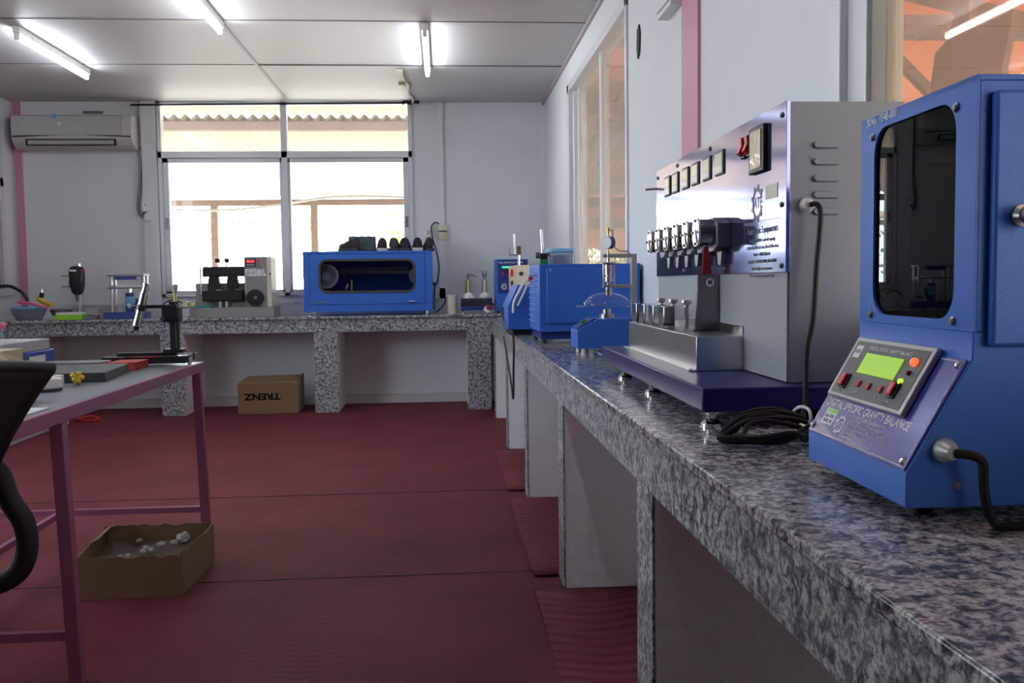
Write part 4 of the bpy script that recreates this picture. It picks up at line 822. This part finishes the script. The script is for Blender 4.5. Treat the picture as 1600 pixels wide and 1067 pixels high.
# slanted printed plate
P0 = Vector((0, 0, .064)); up = Vector((.078, 0, .136)); SL = up.length; up.normalize(); nrm = Vector((-up.z, 0, up.x))
def sp(u, v, h=0): # u along from far (0) to near, v up the slope
    return P0 + Vector((0, W-u, 0)) + up*v + nrm*h
def slab(u0, u1, v0, v1, h0, h1): return MB().prism([sp(u0, v0, h0), sp(u1, v0, h0), sp(u1, v1, h0), sp(u0, v1, h0)], nrm*(h1-h0))
PP = b(slab(.004, W-.004, .002, SL-.003, .0003, .0035), 'printed_plate', DECAL, bevel=.001)
for u, v in ((.014, .012), (W-.014, .012), (.014, SL-.012), (W-.014, SL-.012)): screw(PP, sp(u, v, .0035), nrm, .005, CHROME)
ud = Vector((0, -1, 0))
text('title_lettering', 'DIGITAL SPECIFIC GRAVITY BALANCE', .0172, INK, PP, sp(.018, .0535, .0036), ud, up, bold=.0003, sx=.92)
gear(PP, INK, sp(.098, .026, .0036), ud, up, .016)
for k, (s_, sz) in enumerate((('Asian Test Equipments', .010), ('(An ISO 9001:2015 Certified Company)', .0058), ('C-112 & 113, B.S.R. Ind. Area, Phase II, New Area', .0052), ('Mohali - 160055 (Pb) India', .0055), ('Email : info@asiantestequip.com', .0055), ('Web : www.asiantestequipments.com', .0055))):
    text('plate_lettering', s_, sz, INK, PP, sp(.122, .043-.0066*k-(0 if k == 0 else .001), .0036), ud, up, sx=1.15)
fr = MB(); 
for a in ((.008, W-.008, .0055, .0062), (.008, W-.008, SL-.0075, SL-.0068), (.008, .0088, .0055, SL-.007), (W-.0088, W-.008, .0055, SL-.007)): fr.prism([sp(a[0], a[2], .0035), sp(a[1], a[2], .0035), sp(a[1], a[3], .0035), sp(a[0], a[3], .0035)], nrm*.0002)
b(fr, 'border_line', INK, PP)
st = b(slab(.032, .072, .020, .045, .0035, .0038), 'sticker', PAPER, PP); b(slab(.034, .070, .039, .044, .0038, .004), 'sticker_band', LIME, st); 
for u_, v_, w_2 in ((.036, .030, .012), (.051, .031, .016), (.037, .023, .018), (.059, .023, .008)): b(slab(u_, u_+w_2, v_, v_+.005, .0038, .0039), 'sticker_mark', INKD, st)
# control box with bezel
U0, U1, V0, V1 = .018, .262, .063, SL+.004
BZ = b(slab(U0, U1, V0, V1, .0036, .012), 'control_bezel', SILV, PP, bevel=.002)
b(slab(U0+.010, U1-.010, V0+.005, V1-.007, .0115, .0125), 'control_face', PLATEG, BZ)
def onf(u, v): return sp(U0+u, V0+v, .0126)
hgt = V1-V0
text('control_lettering', 'DIGITAL SPECIFIC GRAVITY BALANCE', .0078, INK, BZ, onf(.060, hgt-.016), ud, up, sx=1.0, bold=.0001)
s2 = b(slab(U0+.018, U0+.040, V0+hgt-.034, V0+hgt-.014, .0125, .0129), 'sticker', PAPER, BZ); text('sticker_lettering', 'ATE', .009, INKD, s2, sp(U0+.0205, V0+hgt-.024, .013), ud, up)
b(slab(U0+.062, U0+.180, V0+hgt-.056, V0+hgt-.024, .0125, .0140), 'display', LCD, BZ, bevel=.003)
b(MB().sphere(onf(.212, hgt-.026)+nrm*.002, .0062, 14), 'red_lamp', mat('lit_orange_lamp', (.9, .1, .03), .3, emit=(1, .14, .04), es=1.1), BZ, smooth=True)
b(MB().sphere(onf(.210, hgt-.041)+nrm*.001, .0038, 12), 'dark_red_lamp', mat('dark_red_lamp', (.25, .01, .02), .3), BZ, smooth=True)
b(MB().sphere(onf(.203, hgt-.055)+nrm*.001, .0045, 12), 'green_lamp', mat('lit_yellow_green_lamp', (.4, .7, .05), .3, emit=(.45, .8, .05), es=.8), BZ, smooth=True)
for u, v in ((.040, .026), (.196, .030)):
    s3 = b(slab(U0+u-.011, U0+u+.011, V0+v-.012, V0+v+.012, .0125, .0150), 'rocker_switch', BLACK, BZ, bevel=.001); b(slab(U0+u-.007, U0+u+.007, V0+v-.010, V0+v+.010, .015, .0195), 'rocker', RED, s3, bevel=.002)
for u in (.088, .122, .160): b(MB().lathe(onf(u, .026), nrm, [(.0075, 0), (.0075, .002), (.0045, .003)], 4), 'push_button', mat('flat_red', (.55, .03, .03), .4), BZ)
for u, v, s_ in ((.034, .009, 'ON'), (.082, .012, 'UNITS'), (.117, .011, 'ZERO'), (.153, .013, 'SET'), (.186, .011, 'MAINS')): text('key_lettering', s_, .0058, INK, BZ, onf(u, v), ud, up)
tag(MB().tube([(.594, 1.052, .895), (.610, 1.046, .893), (.622, 1.044, .885), (.625, 1.046, .86), (.630, 1.046, .83), (.640, 1.043, .811), (.655, 1.035, .811), (.70, 1.02, .813), (.76, .99, .812)], .0056).build('power_cable', RUBB), 'black cable bending from the balance down onto the granite', 'cable')

# ================================================================== pink table and its load
H = .773
t = thing('work_table', 'grey-topped work table with pink steel frame and legs', 'table', (-1.5, 3.3, 0))
MB().box(-2.15, -1.055, 2.25, 4.17, H-.018, H-.001).build('tabletop', TOPG, t)
mb = MB(); mb.box(-1.055, -1.035, 2.23, 4.19, H-.04, H); mb.box(-2.17, -1.055, 4.17, 4.19, H-.04, H); mb.box(-2.17, -1.055, 2.23, 2.25, H-.04, H); mb.box(-2.17, -2.15, 2.25, 4.17, H-.04, H)
mb.build('edge_frame', TPINK, t, bevel=.002)
def leg(xt, xb, y): return MB().loft([[(xt-.018, y-.018, H-.04), (xt+.018, y-.018, H-.04), (xt+.018, y+.018, H-.04), (xt-.018, y+.018, H-.04)], [(xb-.018, y-.018, .001), (xb+.018, y-.018, .001), (xb+.018, y+.018, .001), (xb-.018, y+.018, .001)]]).build('leg', TPINK, t, bevel=.002)
leg(-1.054, -1.030, 2.66); leg(-1.054, -1.035, 4.14); leg(-2.15, -2.15, 2.66); leg(-2.15, -2.15, 4.14)
for y in (2.66, 4.14): MB().box(-2.15, -1.04, y-.011, y+.011, .125, .15).build('cross_rail', TPINK, t)
MB().box(-1.651, -1.629, 2.67, 4.13, .125, .15).build('side_rail', TPINK, t)
# travelling microscope
t = thing('travelling_microscope', 'black travelling microscope with chrome tube on a rail base at the table corner', 'microscope', (-1.23, 4.08, H))
MB().box(-1.41, -1.07, 4.02, 4.12, H+.008, H+.038).build('rail_base', BLACK, t, bevel=.003); MB().box(-1.40, -1.08, 4.016, 4.02, H+.036, H+.040).build('scale_strip', CHROME, t); MB().box(-1.36, -1.12, 4.06, 4.10, H+.038, H+.052).build('rail', BLACK, t, bevel=.002)
for x in (-1.40, -1.06): MB().cyl((x, 4.05, H), (x, 4.05, H+.03), .008).build('levelling_screw', CHROME, t)
MB().cyl((-1.07, 4.06, H+.045), (-1.03, 4.06, H+.045), .003).build('lead_screw', CHROME, t); MB().cyl((-1.045, 4.06, H+.02), (-1.045, 4.06, H+.05), .004).build('stop_pin', BLACK, t)
MB().box(-1.165, -1.085, 4.04, 4.11, H+.050, H+.066).build('carriage', BLACK, t, bevel=.003)
MB().box(-1.14, -1.105, 4.06, 4.09, H+.066, H+.265).build('column', BLACK, t, bevel=.002); MB().box(-1.115, -1.112, 4.056, 4.06, H+.07, H+.26).build('brass_scale', BRASS, t)
MB().box(-1.165, -1.095, 4.035, 4.10, H+.180, H+.240).build('slide_block', BLACK, t, bevel=.004); MB().cyl((-1.155, 4.035, H+.195), (-1.155, 4.015, H+.195), .010).build('focus_knob', CHROME, t, smooth=True)
MB().box(-1.23, -1.10, 4.03, 4.06, H+.238, H+.252).build('arm', BLACK, t, bevel=.003); MB().cyl((-1.115, 4.07, H+.265), (-1.115, 4.07, H+.30), .006).build('top_screw', BRASS, t); MB().cyl((-1.115, 4.07, H+.30), (-1.115, 4.07, H+.335), .009, .014).build('screw_head', LSTEEL, t)
a_ = Vector((-1.262, 4.02, H+.165)); d_ = (Vector((-1.212, 4.02, H+.345))-a_).normalized()
MB().lathe(a_, d_, [(.006, -.018), (.010, -.012), (.013, 0), (.013, .004)], 20).build('objective', BLACK, t, smooth=True)
MB().lathe(a_, d_, [(.0155, .002), (.0155, .068)], 24).build('lower_tube', CHROME, t, smooth=True); MB().lathe(a_, d_, [(.019, .068), (.019, .092)], 24).build('collar', BLACK, t, smooth=True)
MB().lathe(a_, d_, [(.0165, .092), (.0165, .135), (.0175, .135), (.0175, .141), (.0145, .142), (.0145, .175), (.017, .176), (.017, .183)], 24).build('eyepiece', CHROME, t, smooth=True)
MB().cyl((-1.225, 4.03, H+.247), (-1.285, 4.03, H+.249), .003).build('clamp_rod', CHROME, t); MB().cyl((-1.285, 4.03, H+.249), (-1.296, 4.03, H+.249), .010).build('clamp_knob', LSTEEL, t, smooth=True)
MB().box(-1.09, -1.055, 4.05, 4.07, H+.235, H+.245).build('lens_mount', LSTEEL, t)
tag(MB().box(-1.325, -1.21, 3.83, 3.99, H, H+.03).build('red_box', DRED, bevel=.002), 'flat red box beside the black granite block', 'box')
o = MB().box(-.14, .14, -.20, .20, 0, .032).build('granite_block', mat('black_granite', (.035, .04, .045), .45, bump=.2, bscale=200), bevel=.002); o.location = (-1.335, 3.56, H); o.rotation_euler.z = .12; tag(o, 'black granite reference block with two round marks, behind the yellow fitting', 'block')
for y, x in ((.12, .0), (.10, -.09)):
    p = MB().lathe((x, y-.1, .0325), (0, 0, 1), [(.017, 0), (.017, .0005)], 20).build('round_mark', BLACK, o, world=False)
tag(MB().box(-1.62, -1.36, 3.86, 3.995, H, H+.03).build('steel_slab', mat('grey_slab', (.22, .24, .25), .4, var=.2), bevel=.002), 'long grey slab behind the black granite block', 'slab')
t = thing('brass_fitting', 'small yellow brass fitting standing near the table edge', 'fitting', (-1.238, 3.30, H))
MB().lathe((-1.238, 3.30, H), (0, 0, 1), [(.006, 0), (.010, .004), (.010, .008)], 14).build('foot', BRASS, t)
MB().sphere((-1.236, 3.30, H+.021), .014, 14).build('body', YEL, t, smooth=True)
for k in range(5): a = 2*pi*k/5; MB().sphere((-1.236+.016*cos(a), 3.295+.006*sin(a*2), H+.024+.013*sin(a)), .008, 10).build('knob', YEL, t, smooth=True)
t = thing('white_gauge_body', 'rounded white plastic instrument with a black base on the table', 'instrument', (-1.30, 3.15, H))
MB().prism([(-1.315+a, 3.12+c_, H+.006) for a, c_ in rrect(.19, .10, .045)], (0, 0, .034)).build('shell', WHITE, t, bevel=.006); MB().prism([(-1.315+a, 3.12+c_, H) for a, c_ in rrect(.185, .095, .043)], (0, 0, .007)).build('base', BLACK, t)
tag(MB().lathe((-1.305, 3.245, H), (0, 0, 1), [(.042, 0), (.042, .036), (.018, .036), (.018, .03)], 30).build('tape_roll', mat('cream_tape', (.62, .58, .48), .6), smooth=True), 'cream tape roll behind the white instrument', 'tape')
o = MB().box(-.14, .0, -.1, .1, 0, .002).build('paper_sheet', PAPER); o.location = (-1.075, 2.56, H); tag(o, 'white paper sheet at the table edge behind the chair', 'paper')
tag(MB().box(-2.05, -1.62, 3.62, 4.04, H+.077, H+.120).build('grey_carton', GCARD, bevel=.003), 'flat light grey carton on top of the blue carton', 'box')
o = MB().box(-2.05, -1.605, 3.63, 4.05, H+.001, H+.077).build('blue_carton', BCARD, bevel=.003); tag(o, 'blue carton beneath the light grey carton', 'box')
MB().box(-1.605, -1.603, 3.80, 3.95, H+.02, H+.06).build('white_print', PAPER, o)
o = MB().box(-1.95, -1.54, 3.43, 3.60, H+.001, H+.108).build('tan_carton', TCARD, bevel=.003); tag(o, 'tan carton with a dark red label in front of the grey carton', 'box')
MB().box(-1.93, -1.555, 3.427, 3.43, H+.045, H+.085).build('red_label', mat('dark_red_label', (.22, .02, .02), .5), o, world=True)
t = thing('teal_tape_gun', 'teal and white plastic dispenser lying on the grey carton', 'dispenser', (-1.75, 3.75, H+.12))
MB().sphere((-1.75, 3.75, H+.15), .05, 16, (1.4, .9, .5)).build('shell', TEAL, t, smooth=True); MB().sphere((-1.75, 3.73, H+.165), .03, 12, (1.2, .8, .6)).build('white_print', PAPER, t, smooth=True)
t = thing('plastic_box', 'clear plastic box with a pink lid at the left edge behind the cartons', 'container', (-2.03, 4.1, H))
MB().box(-2.14, -1.85, 4.07, 4.15, H, H+.16).build('tub', M_CLOUDY, t, bevel=.004); MB().box(-2.145, -1.84, 4.065, 4.155, H+.16, H+.182).build('lid', PINKP, t, bevel=.004)
t = thing('cloth_bundle', 'folded cream and tan cloth strap lying behind the chair back', 'cloth', (-1.3, 2.9, H))
MB().tube([(-1.44, 2.9, H+.022), (-1.38, 2.9, H+.085), (-1.31, 2.88, H+.112), (-1.25, 2.88, H+.10), (-1.20, 2.87, H+.022)], .022).build('tan_band', mat('tan_cloth', (.45, .33, .22), .8), t, smooth=True); MB().tube([(-1.42, 2.85, H+.05), (-1.34, 2.85, H+.118), (-1.28, 2.84, H+.122), (-1.21, 2.84, H+.07)], .012).build('cream_edge', mat('cream_cloth', (.6, .55, .45), .8), t, smooth=True)
MB().sphere((-1.38, 2.80, H+.045), .04, 14, (1, .8, .9)).build('black_pad', BLACK, t, smooth=True)

# ================================================================== things on the floor
t = thing('cardboard_box', 'closed brown cardboard box with upside-down black lettering under the back counter', 'box', (-1.49, 8.35, 0), .05)
MB().box(-.265, .245, -.17, .16, .001, .27).build('carton', CARD, t, bevel=.006, world=False)
MB().prism([(-.265, -.15, .268), (-.20, .05, .305), (.245, .05, .31), (.245, -.15, .268)], (0, .004, .006)).build('top_flap', CARD, t, world=False, bevel=.001)
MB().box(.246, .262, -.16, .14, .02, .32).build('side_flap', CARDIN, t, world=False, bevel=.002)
text('box_lettering', 'TRENZ', .076, BINK, t, (-.06, -.1708, .155), (-1, 0, 0), (0, 0, -1), 'CENTER', sx=1.25, bold=.003)
OCB = t = thing('open_cardboard_box', 'open brown cardboard box with torn rim under the pink table', 'box', (-1.13, 3.58, 0), .03)
def torn(x0, x1, y0, y1, z, n, seed):
    r_ = random.Random(seed); dx, dy = x1-x0, y1-y0; L = math.hypot(dx, dy); nx, ny = -dy/L*.003, dx/L*.003; mb = MB(); top = []; 
    P = [(x0+dx*k/n, y0+dy*k/n, z+r_.uniform(-.006, .006)) for k in range(n+1)]
    pts = [(x0+nx, y0+ny, .001), (x1+nx, y1+ny, .001)] + [(p[0]+nx, p[1]+ny, p[2]) for p in P[::-1]]
    return mb.prism(pts, (-2*nx, -2*ny, 0))
for q, (a, c_, z, s_) in enumerate((((-.185, -.20), (.185, -.20), .150, 1), ((.185, -.20), (.215, .20), .155, 2), ((.215, .20), (-.20, .20), .165, 3), ((-.20, .20), (-.185, -.20), .145, 4))): torn(a[0], c_[0], a[1], c_[1], z, 16, s_).build('side_wall', CARD, t, world=False)
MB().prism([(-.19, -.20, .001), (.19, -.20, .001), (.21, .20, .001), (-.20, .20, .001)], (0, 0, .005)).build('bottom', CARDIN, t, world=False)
MB().prism([(-.20, .20, .15), (-.19, .0, .15), (-.16, .0, .165), (-.15, .19, .185)], (.003, 0, .002)).build('torn_flap', CARD, t, world=False)
for k in range(9):
    r_ = random.Random(k+3); x, y = r_.uniform(-.11, .14), r_.uniform(-.12, .14)
    s_ = .011 if k else .024
    mb = MB(); mb.sphere((0, 0, 0), s_, 8, (1.4, 1, .8))
    for v in mb.bm.verts: v.co *= r_.uniform(.75, 1.2)
    bx_ = mb.build('paper_scrap', mat('dull_paper', (.42, .42, .44), .8)); bx_.location = (-1.13+x if k else -1.02, 3.58+y if k else 3.72, .120 if k else .125); bx_.rotation_euler.z = r_.uniform(0, 3)
    tag(bx_, 'large bluish-white crumpled scrap in the right corner of the open box' if k == 0 else 'small white crumpled paper scrap in the open cardboard box', 'paper', None if k == 0 else 'paper scraps in the open box')
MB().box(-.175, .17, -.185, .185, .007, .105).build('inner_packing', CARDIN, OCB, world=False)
t = thing('storage_case', 'low pale grey case on the floor beyond the pink table', 'case', (-3.1, 7.3, 0))
MB().box(-.35, .08, -.55, .55, .001, .10).build('case', GCARD, t, bevel=.008, world=False); MB().box(-.36, .09, -.56, .56, .10, .125).build('lid', WHITE, t, bevel=.008, world=False)
tag(MB().tube([(-3.02, 8.0, .012), (-2.93, 8.06, .03), (-2.84, 8.0, .014), (-2.9, 7.93, .012)], .016, closed=True).build('red_ring', mat('red_rubber', (.40, .02, .02), .5)), 'red rubber ring lying on the floor under the left counter', 'ring')

# ================================================================== office chair
t = thing('office_chair', 'black mesh-back office chair at the left edge, turned towards the pink table', 'chair', (-1.16, 1.72, 0))
def back(u, v):          # u across (near to far), v up
    y = 1.40+.50*u; bow = -.045*(1-(2*u-1)**2)
    x = -.915 + .055*v + .10*v*v + bow; z = .60 + .365*v - .02*(2*u-1)**2*v
    w = .86+.14*v; y = 1.65+(y-1.65)*w
    return (x, y, z)
MB().grid(back, 16, 14).build('mesh_back', MBLACK, t, solid=.012, smooth=True)
MB().tube([back(u/12, 1) for u in range(13)], .011, smooth=2).build('top_rim', BLACK, t, smooth=True)
MB().tube([back(1, v/8) for v in range(9)], .010, smooth=2).build('side_rim', BLACK, t, smooth=True); MB().tube([back(0, v/8) for v in range(9)], .010, smooth=2).build('side_rim', BLACK, t, smooth=True)
MB().prism([(-1.16+a, 1.65+c_, .45) for a, c_ in rrect(.50, .50, .12)], (0, 0, .07)).build('seat', MBLACK, t, bevel=.02)
for y in (1.40, 1.90):
    MB().tube([(-.90, y, .77), (-.868, y, .74), (-.852, y, .69), (-.825, y, .64), (-.822, y, .585), (-.845, y, .54), (-.90, y, .515), (-1.0, y, .505), (-1.10, y, .49)], .021).build('arm_support', MBLACK, t, smooth=True)
    MB().box(-1.22, -.93, y-.035, y+.035, .655, .68).build('armrest', BLACK, t, bevel=.010); MB().cyl((-1.06, y, .50), (-1.06, y, .66), .02).build('arm_post', BLACK, t)
MB().cyl((-1.16, 1.65, .10), (-1.16, 1.65, .45), .028).build('gas_column', GUN, t, smooth=True)
for k in range(5):
    a = 2*pi*k/5+.3; e = (-1.16+.28*cos(a), 1.65+.28*sin(a))
    MB().tube([(-1.16, 1.65, .11), (-1.16+.15*cos(a), 1.65+.15*sin(a), .10), (e[0], e[1], .075)], .018).build('base_spoke', BLACK, t, smooth=True); MB().cyl((e[0]-.012*sin(a), e[1]+.012*cos(a), .028), (e[0]+.012*sin(a), e[1]-.012*cos(a), .028), .027).build('castor', BLACK, t, smooth=True)
